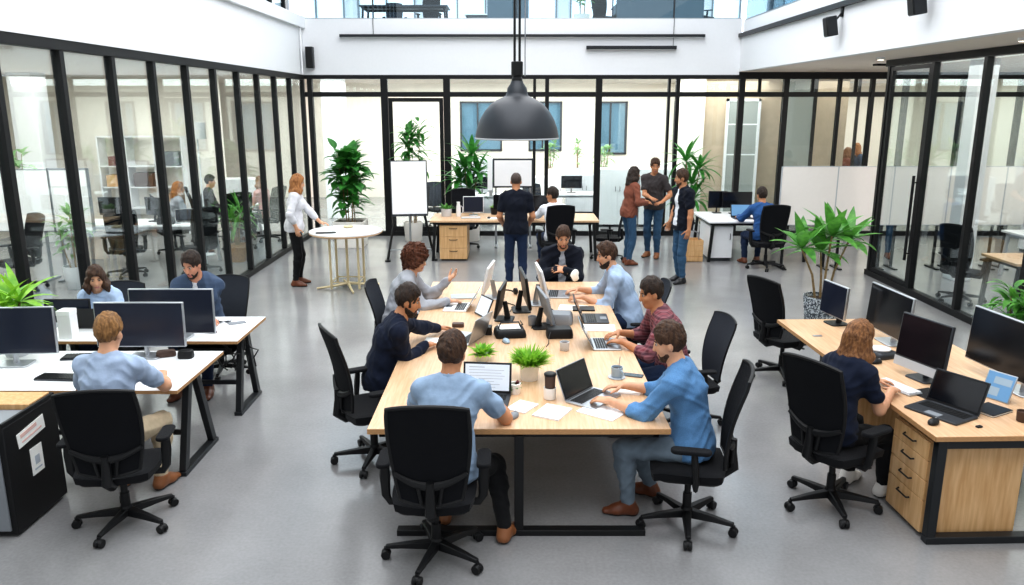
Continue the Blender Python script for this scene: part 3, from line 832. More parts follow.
        for ax in range(3):
            o1, o2 = [(1, 2), (2, 0), (0, 1)][ax]
            sl0 = [slice(None)] * 3; sl1 = [slice(None)] * 3; sl0[ax] = slice(0, -1); sl1[ax] = slice(1, None)
            ch = ins[tuple(sl0)] != ins[tuple(sl1)]
            e = np.argwhere(ch)
            e = e[(e[:, o1] > 0) & (e[:, o2] > 0) & (e[:, o1] < n[o1] - 1) & (e[:, o2] < n[o2] - 1)]
            def g(d1, d2):
                q = e.copy(); q[:, o1] -= d1; q[:, o2] -= d2; return vid[q[:, 0], q[:, 1], q[:, 2]]
            qd = np.stack([g(1, 1), g(0, 1), g(0, 0), g(1, 0)], 1)
            fl = ~ins[e[:, 0], e[:, 1], e[:, 2]]
            qd[fl] = qd[fl][:, ::-1]
            quads.append(qd)
        q = np.concatenate(quads); q = q[(q >= 0).all(1)]
        return vs, q
def ripple(vs, amp, freq, seed, aniso=(1, 1, 1)):
    r = np.random.RandomState(seed); out = np.zeros_like(vs)
    for i in range(7):
        k = r.normal(size=3) * freq * np.array(aniso); out += np.sin(vs @ k + r.uniform(0, 6.28))[:, None] * r.normal(size=3)
    return vs + out * amp / 3
def folds(vs, q, amp, freq, seed):
    """cloth folds: ridged waves along the surface normal"""
    e1 = vs[q[:, 2]] - vs[q[:, 0]]; e2 = vs[q[:, 3]] - vs[q[:, 1]]; fn = np.cross(e1, e2)
    nr = np.zeros_like(vs)
    for c in range(4): np.add.at(nr, q[:, c], fn)
    nr /= np.linalg.norm(nr, axis=1)[:, None] + 1e-12
    r = np.random.RandomState(seed); d = np.zeros(len(vs))
    for i in range(5):
        k = r.normal(size=3) * freq * np.array((.75, .75, 1.0)); k2 = r.normal(size=3) * freq * .45
        w = 1 - 2 * np.abs(np.sin(vs @ k * .5 + 1.6 * np.sin(vs @ k2 + r.uniform(0, 6)) + r.uniform(0, 6)))
        m = .5 + .5 * np.sin(vs @ (r.normal(size=3) * freq * .25) + r.uniform(0, 6))
        d += w * m
    return vs + nr * (d * amp)[:, None]
def fmesh(name, F, mats, parent=None, amp=0, freq=30, seed=1, aniso=(1, 1, 1), dec=0, mfun=None, fold=0):
    vs, q = F.mesh()
    if amp: vs = ripple(vs, amp, freq, seed, aniso)
    if fold: vs = folds(vs, q, fold, freq if not amp else 130, seed)
    me = bpy.data.meshes.new(name)
    me.vertices.add(len(vs)); me.vertices.foreach_set('co', vs.astype(np.float32).ravel())
    me.loops.add(q.size); me.loops.foreach_set('vertex_index', q.astype(np.int32).ravel())
    me.polygons.add(len(q)); me.polygons.foreach_set('loop_start', np.arange(0, q.size, 4, dtype=np.int32))
    me.polygons.foreach_set('loop_total', np.full(len(q), 4, np.int32))
    me.update(calc_edges=True); me.validate()
    for m in (mats if isinstance(mats, (list, tuple)) else [mats]): me.materials.append(m)
    if mfun is not None:
        c = vs[q].mean(1); me.polygons.foreach_set('material_index', mfun(c).astype(np.int32))
    me.polygons.foreach_set('use_smooth', np.ones(len(me.polygons), bool))
    o = bpy.data.objects.new(name, me); C.objects.link(o)
    if parent: o.parent = parent
    if dec:
        md = o.modifiers.new('dec', 'DECIMATE'); md.ratio = dec
        bpy.context.view_layer.update()
        dg = bpy.context.evaluated_depsgraph_get()
        nm = bpy.data.meshes.new_from_object(o.evaluated_get(dg)); o.modifiers.clear(); o.data = nm
        bpy.data.meshes.remove(me)
        nm.polygons.foreach_set('use_smooth', np.ones(len(nm.polygons), bool))
    return o
SKIN = {k: mat('skin_' + k, c, .5, noise=.06, nscale=25, sss=.08, spec=.35) for k, c in dict(fair='#d3a181', tan='#bb8460', pink='#cf9579', brown='#a8714f').items()}
LIPS = {k: mat('lips_' + k, c, .4) for k, c in dict(fair='#b8746a', tan='#a0635a', pink='#b4695f', brown='#844b43').items()}
HAIR = {k: mat('hair_' + k, c, .55, noise=.35, nscale=30, bump=.6, bscale=120, stretch=(2.2, 2.2, .45), col2=c2, spec=.35) for k, c, c2 in (
    ('dark', '#1c1411', '#3a2a20'), ('brown', '#2f1e14', '#523826'), ('auburn', '#5c3a22', '#9a6b42'), ('curly', '#45261a', '#75462f'), ('blond', '#6e4d2c', '#a3794a'), ('ginger', '#7a4726', '#b9824c'), ('buzz', '#3b2f29', '#55463d'))}
def cloth(name, col, **k):
    d = dict(rough=.88, noise=.10, nscale=14, bump=.3, bscale=26, sheen=.04, spec=.25); d.update(k); return mat('cloth_' + name, col, **d)
CL = dict(
    greywhite=cloth('pale_grey', '#cfcfd4'), black=cloth('black', '#0b0c0f'), ltblue=cloth('light_blue', '#a8bdd8'), skyblue=cloth('sky_blue', '#9fb0c8'), denim=cloth('chambray', '#5a86b2', nscale=160, noise=.12),
    steel=cloth('steel_blue', '#8ea4bd'), navy=cloth('navy', '#111a2e'), navy2=cloth('deep_navy', '#0c1220'), slate=cloth('slate_denim', '#42526a', nscale=140, noise=.15), grey=cloth('heather_grey', '#a3a6ad', nscale=170, noise=.1), white=cloth('white', '#e6e8ee'),
    jeans=cloth('blue_jeans', '#34536f', nscale=150, noise=.18), dkjeans=cloth('dark_jeans', '#1d2c47', nscale=150, noise=.18), greypant=cloth('grey_trousers', '#6c7a86'), beige=cloth('beige_chinos', '#bfae93'), rust=cloth('rust_brown', '#7d4b3b'), char=cloth('charcoal', '#3e3a3b'), dkbrown=cloth('dark_brown', '#30201c'),
    blue=cloth('royal_blue', '#2d568c'), plaid=plaid('cloth_plaid', '#7c3a44', '#2b1f2c', '#b9868c'), pinkw=cloth('pinkish', '#c99a96'), taupe=cloth('taupe', '#5d5452'))
LEATHER = dict(brown=mat('brown_leather', '#6b3a22', .4, noise=.15), black=mat('black_leather', '#17161a', .35), tan=mat('tan_leather', '#8a5733', .45), white=mat('white_sneaker', '#ddd9d3', .6))
SOLE = mat('rubber_sole', '#2a2522', .7)

def rotX(v, a): c, s = math.cos(a), math.sin(a); return V(v[0], v[1] * c - v[2] * s, v[1] * s + v[2] * c)
def ik(S, T, a, b, pole):
    S, T = Vector(S), Vector(T); d = T - S; L = min(d.length, (a + b) * .995); L = max(L, abs(a - b) * 1.05 + .02); u = d.normalized(); T = S + u * L
    x = (a * a - b * b + L * L) / (2 * L); h = math.sqrt(max(0, a * a - x * x))
    p = Vector(pole); p = p - u * p.dot(u); p.normalize()
    return S + u * x + p * h, T
def person(label, x, y, yaw, pose='sit', H=1.75, fem=False, lean=12, bend=8, twist=0, side=0, head=(0, 0, 0), lh=None, rh=None, lhd=None, rhd=None, lhn=None, rhn=None,
           lel=None, rel=None, skin='fair', hair='brown', style='short', beard=None, top=('short', 'ltblue'), inner=None, legs='dkjeans', shoe='brown', feet=None, knees=None, zoff=0, glasses=False, detail=1, seed=1, curl=.35, bun=False, cat='person', spread=.12, fsx=(0, 0)):
    s = H / 1.75; yr = R(yaw)
    root = thing('person', label, cat, (x, y, 0), yr)
    cy_, sy_ = math.cos(-yr), math.sin(-yr)
    def loc(p):
        dx, dy = p[0] - x, p[1] - y; return V(dx * cy_ - dy * sy_, dx * sy_ + dy * cy_, p[2])
    def locd(d): return V(d[0] * cy_ - d[1] * sy_, d[0] * sy_ + d[1] * cy_, d[2]).normalized()
    sit = pose == 'sit'
    P = V(0, 0, (.575 if sit else .96 * s) + zoff)
    wf = .93 if fem else 1.0
    # spine
    a0, a1 = -R(lean), -R(lean + bend)
    def up(a): v = rotX(V(0, 0, 1), a); return Matrix.Rotation(R(side), 3, 'Y') @ v
    u0 = up(-R(lean * .4) if sit else a0); u1 = up(a0); u2 = up((a0 + a1) / 2); u3 = up(a1)
    waist = P + u0 * .15 * s; chest = waist + u1 * .20 * s; gird = chest + u2 * .135 * s
    tw = Matrix.Rotation(R(twist), 3, u2)
    sd = tw @ V(1, 0, 0); sd = (Matrix.Rotation(R(side), 3, 'Y') @ sd); sdw = (sd + V(1, 0, 0)).normalized(); fw = u3.cross(sd).normalized()
    sw = (.175 if not fem else .152) * s
    neckb = gird + u3 * .035 * s
    hy, hp, hr = [R(q) for q in head]
    HM = Matrix.Rotation(hy + R(twist), 3, 'Z') @ Matrix.Rotation(-hp, 3, 'X') @ Matrix.Rotation(hr, 3, 'Y')
    hs = s * (1.0 if not fem else .97)
    hc = neckb + (u3 * .6 + V(0, 0, .4)).normalized() * .085 * s + HM @ V(0, .018, .075) * hs
    def hl(px, py, pz): return hc + HM @ (V(px, py, pz) * hs)
    HR = np.array(HM)
    # arms
    S = {}; E = {}; Wp = {}
    for q, k in ((-1, 'l'), (1, 'r')):
        tgt = lh if q < 0 else rh
        base = gird + sd * (q * sw) - u3 * .03 * s
        if tgt is None: T = base + V(q * .06, .10 if not sit else .25, -.50 * s)
        else:
            T = loc(tgt)
            if sit and T.z < .83: T.z += .014
        fwd = max(0, min(1, (T - base).dot(fw) / .5)); base = base + fw * .035 * fwd
        el = lel if q < 0 else rel
        pole = Vector(el) if el else V(q * .55, -.35, -.7)
        E[k], Wp[k] = ik(base, T, .295 * s, .255 * s, pole); S[k] = base
    hd = {}
    for q, k, d, n in ((-1, 'l', lhd, lhn), (1, 'r', rhd, rhn)):
        fd = (Wp[k] - E[k]).normalized()
        hd[k] = (locd(d) if d else (fd + (V(0, 0, -.0) if (lh if q < 0 else rh) is None else V(0, 0, -.08 - fd.z))).normalized(), locd(n) if n else (V(-q, 0, -.0) if (lh if q < 0 else rh) is None else V(-q * .15, 0, -1)))
    # legs
    HJ = {}; K = {}; A = {}; FD = {}
    for i, (q, k) in enumerate(((-1, 'l'), (1, 'r'))):
        HJ[k] = P + V(q * .088 * s, 0, -.035)
        if feet: A[k] = loc(feet[i]) if len(feet[i]) == 3 else V(feet[i][0], feet[i][1], .09)
        elif sit: A[k] = V(q * spread * 1.1, .40 + .05 * i + fsx[i], .09)
        else: A[k] = V(q * .10, .02 - .05 * (i) , .09)
        K[k], A[k] = ik(HJ[k], A[k], .425 * s, .415 * s, V(q * .12, 1, .15 if sit else 0))
        FD[k] = (V(q * .22, 1, 0)).normalized()
    allp = [P, waist, chest, gird, hc, hc + V(0, 0, .16), P - V(0, 0, .2)] + list(S.values()) + list(E.values()) + list(Wp.values()) + [Wp[k] + hd[k][0] * .2 for k in 'lr'] + list(K.values()) + list(A.values()) + [A[k] + FD[k] * .2 for k in 'lr']
    lo = np.min([list(p) for p in allp], 0) - .17; hi = np.max([list(p) for p in allp], 0) + .17; lo[2] = max(lo[2], -.02)
    vb = .0055 if detail else .0095
    # ---- torso pieces shared by body and clothes
    def torso(F, e, k=.045, b=1.0):
        F.ell(P + V(0, -.005, 0), ((.158 if fem else .152) * s + e, .112 * s + e, .115 * s + e), k=k)
        wa, wb = ((.118, .088) if fem else (.138, .098))
        F.econe(P, waist, sdw, .148 * s + e, .105 * s + e, wa * s + e, wb * s + e, k)
        ca, cb = ((.138, .098) if fem else (.160, .112))
        F.econe(waist, chest, sd, wa * s + e, wb * s + e, ca * s + e, cb * s + e, k)
        F.econe(chest, gird - u3 * .02, sd, ca * s + e, cb * s + e, (.135 if fem else .155) * s + e, .075 * s + e, k)
        if fem:
            for q in (-1, 1): F.ell(chest + sd * (q * .065) + fw * .085 - u2 * .01, (.058 + e, .05 + e, .06 + e), k=.05)
        for q, kk in ((-1, 'l'), (1, 'r')):
            F.cone(gird + sd * (q * .07) + u3 * .0, S[kk], .055 * s + e, (.054 if fem else .060) * s + e, k)
        F.cone(gird - u3 * .01, neckb + u3 * .015, .075 * s + e * .6, .056 * s + e * .3, .04)
    def arm(F, kk, e, t1=1.0, t2=1.0, k=.02, ec=0):
        S_, E_, W_ = S[kk], E[kk], Wp[kk]; m = wf * s
        p1 = S_.lerp(E_, min(1, t1))
        F.cone(S_, p1, .052 * m + e, (.052 - .010 * t1) * m + e + ec, k)
        if t1 >= 1 and t2 > 0:
            mid = E_.lerp(W_, min(t2, .3)); F.cone(E_, mid, .041 * m + e, .042 * m + e, k)
            if t2 > .3: F.cone(mid, E_.lerp(W_, t2), .042 * m + e, (.042 - .016 * (t2 - .3) / .7) * m + e + ec, k)
    def leg(F, kk, e, t2=1.0, k=.03):
        F.cone(HJ[kk], K[kk], .083 * s + e, .056 * s + e, k)
        mid = K[kk].lerp(A[kk], .3); F.cone(K[kk], mid, .055 * s + e, .055 * s + e, k)
        F.cone(mid, K[kk].lerp(A[kk], t2), .055 * s + e, (.055 - .019 * t2) * s + e, k)
    # ---- body
    F = Field(lo, hi, vb)
    torso(F, -.004); [arm(F, k, 0) for k in 'lr']; [leg(F, k, -.004) for k in 'lr']
    for k in 'lr': F.cone(A[k], A[k] + FD[k] * .11 - V(0, 0, .058), .032, .018, .02)
    F.cone(neckb - u3 * .02, hl(0, -.012, -.05), .056 * s * wf, .053 * s * wf, .03)
    F.ell(hl(0, -.008, .025), (.073 * hs, .092 * hs, .092 * hs), HR, .02)
    F.ell(hl(0, .025, -.045), (.056 * hs, .068 * hs, .075 * hs), HR, .03)
    F.ell(hl(0, .062, -.095), (.026 * hs, .024 * hs, .02 * hs), HR, .03)
    for q in (-1, 1):
        F.ell(hl(q * .034, .058, -.025), (.024 * hs, .022 * hs, .022 * hs), HR, .025)
        F.ell(hl(q * .031, .098, .012), (.017 * hs, .015 * hs, .011 * hs), HR, .012, 's')
        F.ell(hl(q * .073, -.006, -.012), (.011 * hs, .02 * hs, .031 * hs), HR, .008)
    F.cone(hl(0, .083, .022), hl(0, .103, -.028), .009 * hs, .0135 * hs, .012)
    F.ell(hl(0, .084, -.064), (.024 * hs, .013 * hs, .0065 * hs), HR, .006)
    F.ell(hl(0, .083, -.075), (.020 * hs, .013 * hs, .0065 * hs), HR, .006)
    for q, k in ((-1, 'l'), (1, 'r')):
        d, n = hd[k]; d = d.normalized(); n = (n - d * n.dot(d)).normalized(); th = n.cross(d) * (-1 if q > 0 else 1)
        z = s * wf; w0 = Wp[k]
        F.econe(w0, w0 + d * .03 * z, th, .027 * z, .019 * z, .034 * z, .017 * z, .02)
        F.econe(w0 + d * .03 * z, w0 + d * .085 * z, th, .034 * z, .016 * z, .040 * z, .014 * z, .015)
        for j, (off, L) in enumerate(((.031, .070), (.0105, .079), (-.0105, .073), (-.031, .057))):
            p = w0 + d * (.088 - .004 * (j == 3)) * z + th * off * z; dd = (d + th * (off * 1.6)).normalized(); r = .0088
            for g, fr in enumerate((.45, .31, .24)):
                ang = (curl * (.7 if g == 0 else 1.0)); dd = (dd * math.cos(ang) + n * math.sin(ang)).normalized()
                p2 = p + dd * L * fr * z; F.cone(p, p2, r * z, (r - .0009) * z, .004); p = p2; r -= .0009
                n_ = n
        p = w0 + d * .025 * z + th * .026 * z; dd = (d * .62 + th * .72 + n * .30).normalized()
        for L, r in ((.042, .0125), (.034, .0105), (.026, .009)):
            p2 = p + dd * L * z; F.cone(p, p2, r * z, (r - .0015) * z, .006); p = p2; dd = (dd + d * .38 + n * .1).normalized()
    lc = np.array(hl(0, .09, -.0695)); HRi = HR.T
    def lipf(c):
        q = (c - lc) @ HR; return ((np.abs(q[:, 0]) < .024 * hs) & (np.abs(q[:, 2]) < .011 * hs) & (q[:, 1] > -.012)).astype(int)
    body = fmesh('body', F, [SKIN[skin], LIPS[skin]], root, dec=.28 if detail else .45, mfun=lipf)
    for q in (-1, 1):
        e = MB().ell((0, 0, 0), (.0108 * hs,) * 3, 10, 8).obj('eye', M['eyew'], root); e.location = hl(q * .031, .0765, .010)
        i = MB().ell((0, .0065 * hs, 0), (.0078 * hs, .0058 * hs, .0078 * hs), 8, 6).obj('iris', M['iris'], e); e.rotation_euler = HM.to_euler()
    # ---- trousers and shoes
    vc = .009 if detail else .012
    F = Field(lo, hi, vc); e = .012
    F.ell(P + V(0, -.005, 0), (.158 * s + e, .115 * s + e, .115 * s + e), k=.04)
    F.econe(P, P.lerp(waist, .45), sdw, .150 * s + e, .108 * s + e, .142 * s + e, .10 * s + e, .04)
    for k in 'lr': leg(F, k, e, .99)
    F.plane(P.lerp(waist, .62), u0); fmesh('trousers', F, CL[legs], root, fold=.0035, freq=34, seed=seed)
    for k in 'lr':
        a = A[k]; fd = FD[k]; g = V(a.x, a.y, 0); sl = V(fd.y, -fd.x, 0)
        F = Field(np.array(g) - .3, np.array(g) + .35, .0065 if detail else .011)
        F.cone(a + V(0, 0, .0), g - fd * .03 + V(0, 0, .04), .046, .042, .02); F.cone(a - V(0, 0, .015), g + fd * .09 + V(0, 0, .038), .043, .036, .03)
        F.econe(g - fd * .03 + V(0, 0, .035), g + fd * .07 + V(0, 0, .035), sl, .036, .036, .044, .034, .03)
        F.econe(g + fd * .07 + V(0, 0, .03), g + fd * .155 + V(0, 0, .022), sl, .044, .030, .034, .024, .03)
        F.plane((0, 0, .002), (0, 0, -1)); F.plane(a + V(0, 0, .02), (0, 0, 1))
        fmesh('shoe', F, [LEATHER[shoe], SOLE], root, mfun=lambda c: (c[:, 2] < .018).astype(int))
    # ---- top
    kind, colour = top[0], top[1]
    def make_top(name, colour, e, sl, open_=0, hem=.0, dec=0, amp=.004):
        F = Field(lo, hi, vc)
        torso(F, e, .05)
        if hem > 0: F.econe(P - u0 * hem * .6, waist, sdw, .172 * s + e, .130 * s + e, .142 * s + e, .102 * s + e, .04)
        t1, t2 = dict(short=(.62, 0), long=(1, .96), roll=(1, .30), three=(1, .55), none=(.15, 0))[sl]
        F.ell(P + V(0, -.005, 0), (.158 * s + e + .014, .112 * s + e + .018, .12 * s + e), k=.04)
        for k in 'lr': arm(F, k, e + .001, t1, t2, .035, .006 if sl in ('short', 'roll') else .003)
        for (pt, n) in ((P - u0 * hem, -u0), ):
            F.plane(pt, n)
        # neckline: take the neck out
        F.cone(neckb + u3 * .012 + fw * .012, neckb + u3 * .2 + fw * .05, .062 * s * wf, .075 * s, .006, 's')
        if open_:
            c0 = neckb + fw * .10; c1 = chest + fw * .16; c2 = P + fw * .0 + V(0, .2, 0)
            F.econe(c0, c1, sd, open_ * .8, .11, open_, .11, .006, 's'); F.econe(c1, c2, sd, open_, .11, open_ * 1.15, .13, .006, 's')
        o = fmesh(name, F, CL[colour], root, fold=amp, freq=36, seed=seed)
        return o
    def collar(parent, colour, r=.066):
        F = Field(np.array(neckb) - .16, np.array(neckb) + .16, .007)
        pts = []
        for i in range(13):
            a = R(-155 + 310 * i / 12) - PI / 2; v = sd * math.cos(a) * r * s + fw * math.sin(a) * r * s * 1.08
            pts.append(neckb + v + u3 * (.012 - .03 * max(0, math.sin(a))) + fw * .008)
        for a, b in zip(pts[:-1], pts[1:]): F.econe(a, b, u3, .022, .0075, .022, .0075, .008)
        for q, p in ((-1, pts[0]), (1, pts[-1])): F.econe(p, p - u3 * .05 + fw * .02 - sd * q * -.005, sd, .016, .007, .008, .006, .008)
        fmesh('collar', F, CL[colour], parent)
    if inner:
        make_top('shirt', inner, .010, 'none', 0, .05)
        j = make_top('jacket', colour, .024, kind, .052 if len(top) < 3 else top[2], .12, amp=.006)
        collar(j, colour, .074)
    else:
        j = make_top('shirt' if kind != 'long' or not fem else 'sweater', colour, .014, kind, 0, .09)
        if len(top) > 2 and top[2] == 'collar': collar(j, colour)
    # ---- hair
    F = Field(np.array(hc) - .42, np.array(hc) + .24, .0065 if detail else .010); amp, fr = .0022, 90
    def cap(e, back=0, topx=0):
        F.ell(hl(0, -.010 - back * .5, .030 + topx * .5), ((.075 + e) * hs, (.094 + e + back * .5) * hs, (.092 + e + topx) * hs), HR, .012)
    def cut_face(w=.062, y0=.105, z0=-.035, h=.098): F.ell(hl(0, y0, z0), (w * hs, .078 * hs, h * hs), HR, .012, 's')
    if style in ('short', 'buzz', 'quiff'):
        e = dict(short=.013, buzz=.005, quiff=.012)[style]
        cap(e, 0, .012 if style != 'buzz' else 0)
        if style == 'quiff': F.ell(hl(.01, .045, .105), (.055 * hs, .045 * hs, .03 * hs), HR, .03)
        cut_face(.083, .115, -.018, .100)
        n1 = HM @ V(0, -.45, -1); F.plane(hl(0, -.09, -.052), n1, .012)
        for q in (-1, 1): F.ell(hl(q * .088, .002, -.035), (.03 * hs, .034 * hs, .05 * hs), HR, .01, 's'); F.ell(hl(q * .085, .055, -.01), (.026 * hs, .045 * hs, .05 * hs), HR, .012, 's')
        amp = .004 if style != 'buzz' else .001; fr = 75
    elif style == 'curly':
        cap(.035, .02, .02); F.ell(hl(0, -.06, -.02), (.085 * hs, .07 * hs, .075 * hs), HR, .03)
        F.ell(hl(0, .055, .10), (.06, .05, .035), HR, .03)
        cut_face(.066, .118, -.035, .100); amp, fr = .016, 70
        if bun: F.cone(hl(0, -.10, -.06), hl(0.03, -.09, -.22), .035, .02, .03)
    else:
        cap(.014, .004, .008); L = dict(long=.30, mid=.20, bob=.13)[style]
        for a in range(-115, 116, 23):
            if style != 'bob' and abs(a) > 95 and False: continue
            ar = R(a) - PI / 2; q = hl(math.cos(ar) * .072, math.sin(ar) * .086 - .01, -.0)
            out = HM @ V(math.cos(ar), math.sin(ar), 0); out.z = 0
            ll = L * (1 - .25 * abs(a) / 115); z1 = q.z - ll
            m = V(q.x, q.y, q.z - ll * .5) + out * .02; e = V(q.x, q.y, z1) + out * (.03 if z1 < neckb.z else .01) + (-fw * .025)
            F.cone(q, m, .025 * hs, .030 * hs, .03); F.cone(m, e, .030 * hs, .014, .03)
        cut_face(.064, .112, -.03, .104); amp, fr = .0055, 60
    fmesh('hair', F, HAIR[hair], root, amp=amp, freq=fr, seed=seed, aniso=(1, 1, 1 if style in ('curly',) else .45), fold={'buzz': .0004, 'curly': .0035}.get(style, .0018))
    mb = MB()
    for q in (-1, 1): mb.tube([hl(q * .016, .0875, .028), hl(q * .032, .086, .034), hl(q * .048, .074, .028)], [.0035 * hs, .0042 * hs, .0025 * hs], 6)
    mb.obj('eyebrow', HAIR['dark' if hair in ('dark', 'buzz', 'brown') else 'brown'], root)
    if beard:
        F = Field(np.array(hc) - .2, np.array(hc) + .18, .0055); e = .003 if beard != 'full' else .010
        F.ell(hl(0, .025, -.05), (.057 * hs + e, .066 * hs + e, .074 * hs + e), HR, .02); F.ell(hl(0, .062, -.10), (.028 * hs + e, .026 * hs + e, .022 * hs + e), HR, .025)
        F.plane(hl(0, .05, -.066), HM @ V(0, .55, 1), .008); F.plane(hl(0, -.012, 0), HM @ V(0, -1, -.05), .008)
        for q in (-1, 1):
            F.cone(hl(0, .088 + e * .3, -.050), hl(q * .027, .079 + e * .3, -.060), .0075, .006, .006); F.cone(hl(q * .027, .079 + e * .3, -.060), hl(q * .03, .072 + e * .3, -.092), .006, .009, .008)
        fmesh('beard', F, HAIR['dark' if beard == 'full' and hair in ('dark', 'brown') else hair], root, amp=.002, freq=110, seed=3)
    if glasses:
        mb = MB()
        for q in (-1, 1):
            mb.tube([hl(q * .032 + .021 * math.cos(a), .099, .008 + .017 * math.sin(a)) for a in [2 * PI * i / 14 for i in range(14)]], .0018, 5, closed=True)
            mb.tube([hl(q * .053, .097, .012), hl(q * .076, .0, .008)], .0016, 5)
        mb.tube([hl(-.011, .101, .01), hl(.011, .101, .01)], .0016, 5); mb.obj('eyeglasses', M['black'], root)
    return root
# ------------------------------------------------------------------ the long centre table
t = thing('meeting_table', 'long maple-topped meeting table with black frame in centre of room', 'table', (.045, 6.8, 0))
MB().bx(-.965, .965, -2.15, 2.13, .715, .752).obj('table_top', M['wood'], t, .004)
MB().bx(-.965, .965, -2.153, -2.149, .716, .751).obj('edge_band', M['edge'], t)
mb = MB(); mb.bx(-.9, .9, -2.1, -2.05, .675, .715).bx(-.9, .9, 2.0, 2.05, .675, .715).bx(-.9, -.86, -2.1, 2.05, .675, .715).bx(.86, .9, -2.1, 2.05, .675, .715).bx(-.03, .03, -2.05, 2.0, .66, .715)
mb.obj('under_frame', M['black'], t, .003)
for y in (-2.12, 0, 2.0):
    lg = MB().bx(-.03, .03, y - .03, y + .03, .03, .70).obj('leg', M['black'], t, .003)
    MB().bx(-.80, .83, y - .035, y + .035, 0, .04).obj('floor_bar', M['black'], lg, .003)
Z = .752
# ------------------------------------------------------------------ the left pair of desks
def a_desk(label, x0, x1, y0, y1, z, name='desk'):
    t = thing(name, label, 'desk', ((x0 + x1) / 2, (y0 + y1) / 2, 0)); w, d = (x1 - x0) / 2, (y1 - y0) / 2
    MB().bx(-w, w, -d, d, z - .028, z - .002).obj('edge_band', M['edge'], t, .002)
    MB().bx(-w + .001, w - .001, -d + .001, d - .001, z - .003, z).obj('desk_top', M['white'], t)
    MB().bx(-w + .1, w - .1, -.05, .05, z - .075, z - .03).bx(-w + .1, -w + .16, -d + .08, d - .08, z - .06, z - .03).bx(w - .16, w - .1, -d + .08, d - .08, z - .06, z - .03).obj('under_frame', M['anth'], t, .003)
    for sx in (-1, 1):
        x = sx * (w - .09)
        mb = MB(); mb.bar((x, -d * .62, .03), (x, -.07, z - .06), .05, .07); mb.bar((x, d * .62, .03), (x, .07, z - .06), .05, .07)
        lg = mb.obj('leg', M['anth'], t, .004)
        MB().bx(x - .035, x + .035, -d * .72, d * .72, 0, .035).obj('floor_bar', M['anth'], lg, .004)
    MB().bx(-w + .15, w - .15, -.012, .012, .20, .24).obj('cross_rail', M['anth'], t)
    return t
dl1 = a_desk('white desk with dark angled legs at left, nearest to camera', -4.22, -2.42, 5.36, 6.30, .745)
dl2 = a_desk('white desk with dark angled legs where woman and man face camera', -4.22, -2.40, 6.58, 7.40, .745)
mb = MB(); rnd = random.Random(5)
for k in range(9):
    a = V(.72 + rnd.uniform(-.06, .14), rnd.uniform(-.35, .1), .66); p = [a]
    for j in range(5): p.append(p[-1] + V(rnd.uniform(-.06, .07), rnd.uniform(-.06, .06), rnd.uniform(-.09, -.02)))
    mb.tube(p, .007, 6)
mb.bx(.3, .78, -.22, -.05, .56, .575).bx(.3, .78, -.22, -.21, .56, .62).bx(.3, .78, -.06, -.05, .56, .62)
mb.obj('cable_tray', M['black'], dl2)
# ------------------------------------------------------------------ the right desk
t = thing('workbench_desk', 'long maple desk with black frame at the right side', 'desk', (3.19, 5.92, 0), R(1.7))
MB().bx(-.60, .62, -1.37, 1.38, .715, .75).obj('desk_top', M['wood'], t, .004)
MB().bx(-.603, -.599, -1.373, 1.383, .717, .748).bx(-.603, .62, -1.373, -1.369, .717, .748).obj('edge_band', M['edge'], t)
for y in (-1.33, .42):
    mb = MB().bx(-.57, -.51, y - .03, y + .03, .05, .71).bx(.53, .59, y - .03, y + .03, .05, .71).bx(-.52, .54, y - .028, y + .028, .66, .71)
    lg = mb.obj('leg_frame', M['anth'], t, .004)
    MB().bx(-.57, .59, y - .035, y + .035, 0, .05).obj('floor_bar', M['anth'], lg, .004)
MB().bx(-.57, .59, -1.35, -1.30, .67, .714).bx(-.5, -.45, -1.3, 1.3, .67, .714).bx(.5, .55, -1.3, 1.3, .67, .714).bx(-.57, .59, 1.28, 1.33, .67, .714).obj('under_frame', M['anth'], t, .003)
pedestal((2.965, 4.865, 0), -88, 'maple drawer unit with four drawers under right desk', w=.44, d=.63, h=.665, heights=[.2, .22, .22, .36], z0=.03)
pedestal((2.95, 5.98, 0), -90, 'maple drawer unit under right desk beyond the woman in navy', w=.36, d=.62, h=.665, nd=3, z0=.05)

# ------------------------------------------------------------------ the desks at the back
def plain_desk(label, x0, x1, y0, y1, top='wood', leg='black', z=.745, group=None, name='desk'):
    t = thing(name, label, 'desk', ((x0 + x1) / 2, (y0 + y1) / 2, 0), group=group); w, d = (x1 - x0) / 2, (y1 - y0) / 2
    MB().bx(-w, w, -d, d, z - .035, z).obj('desk_top', M[top], t, .004)
    MB().bx(-w + .05, w - .05, -d + .05, -d + .09, z - .08, z - .035).bx(-w + .05, w - .05, d - .09, d - .05, z - .08, z - .035).bx(-w + .05, -w + .09, -d + .05, d - .05, z - .08, z - .035).bx(w - .09, w - .05, -d + .05, d - .05, z - .08, z - .035).obj('under_frame', M[leg], t)
    for sx in (-1, 1):
        for sy in (-1, 1):
            x, y = sx * (w - .07), sy * (d - .07)
            MB().bar((x + sx * .03, y, 0), (x - sx * .02, y, z - .036), .05, .05).obj('leg', M[leg], t, .003)
    return t
db1 = plain_desk('maple desk with black legs at back where two men work', -1.47, 1.56, 13.95, 14.95)
db2 = plain_desk('white-topped desk at back right of man in blue shirt', 3.5, 5.3, 13.85, 15.2, 'white')
pedestal((-1.06, 14.42, 0), 0, 'maple drawer unit under left end of back desk', w=.5, d=.8, h=.65, nd=3)
cabinet((3.76, 14.35, 0), 0, 'white cabinet under left end of back right desk', .42, .64, .75, 1)
t = thing('wooden_crate', 'light wooden crate on floor left of back right desk', 'crate', (3.24, 14.1, 0))
mb = MB().bx(-.2, .2, -.17, .17, 0, .02)
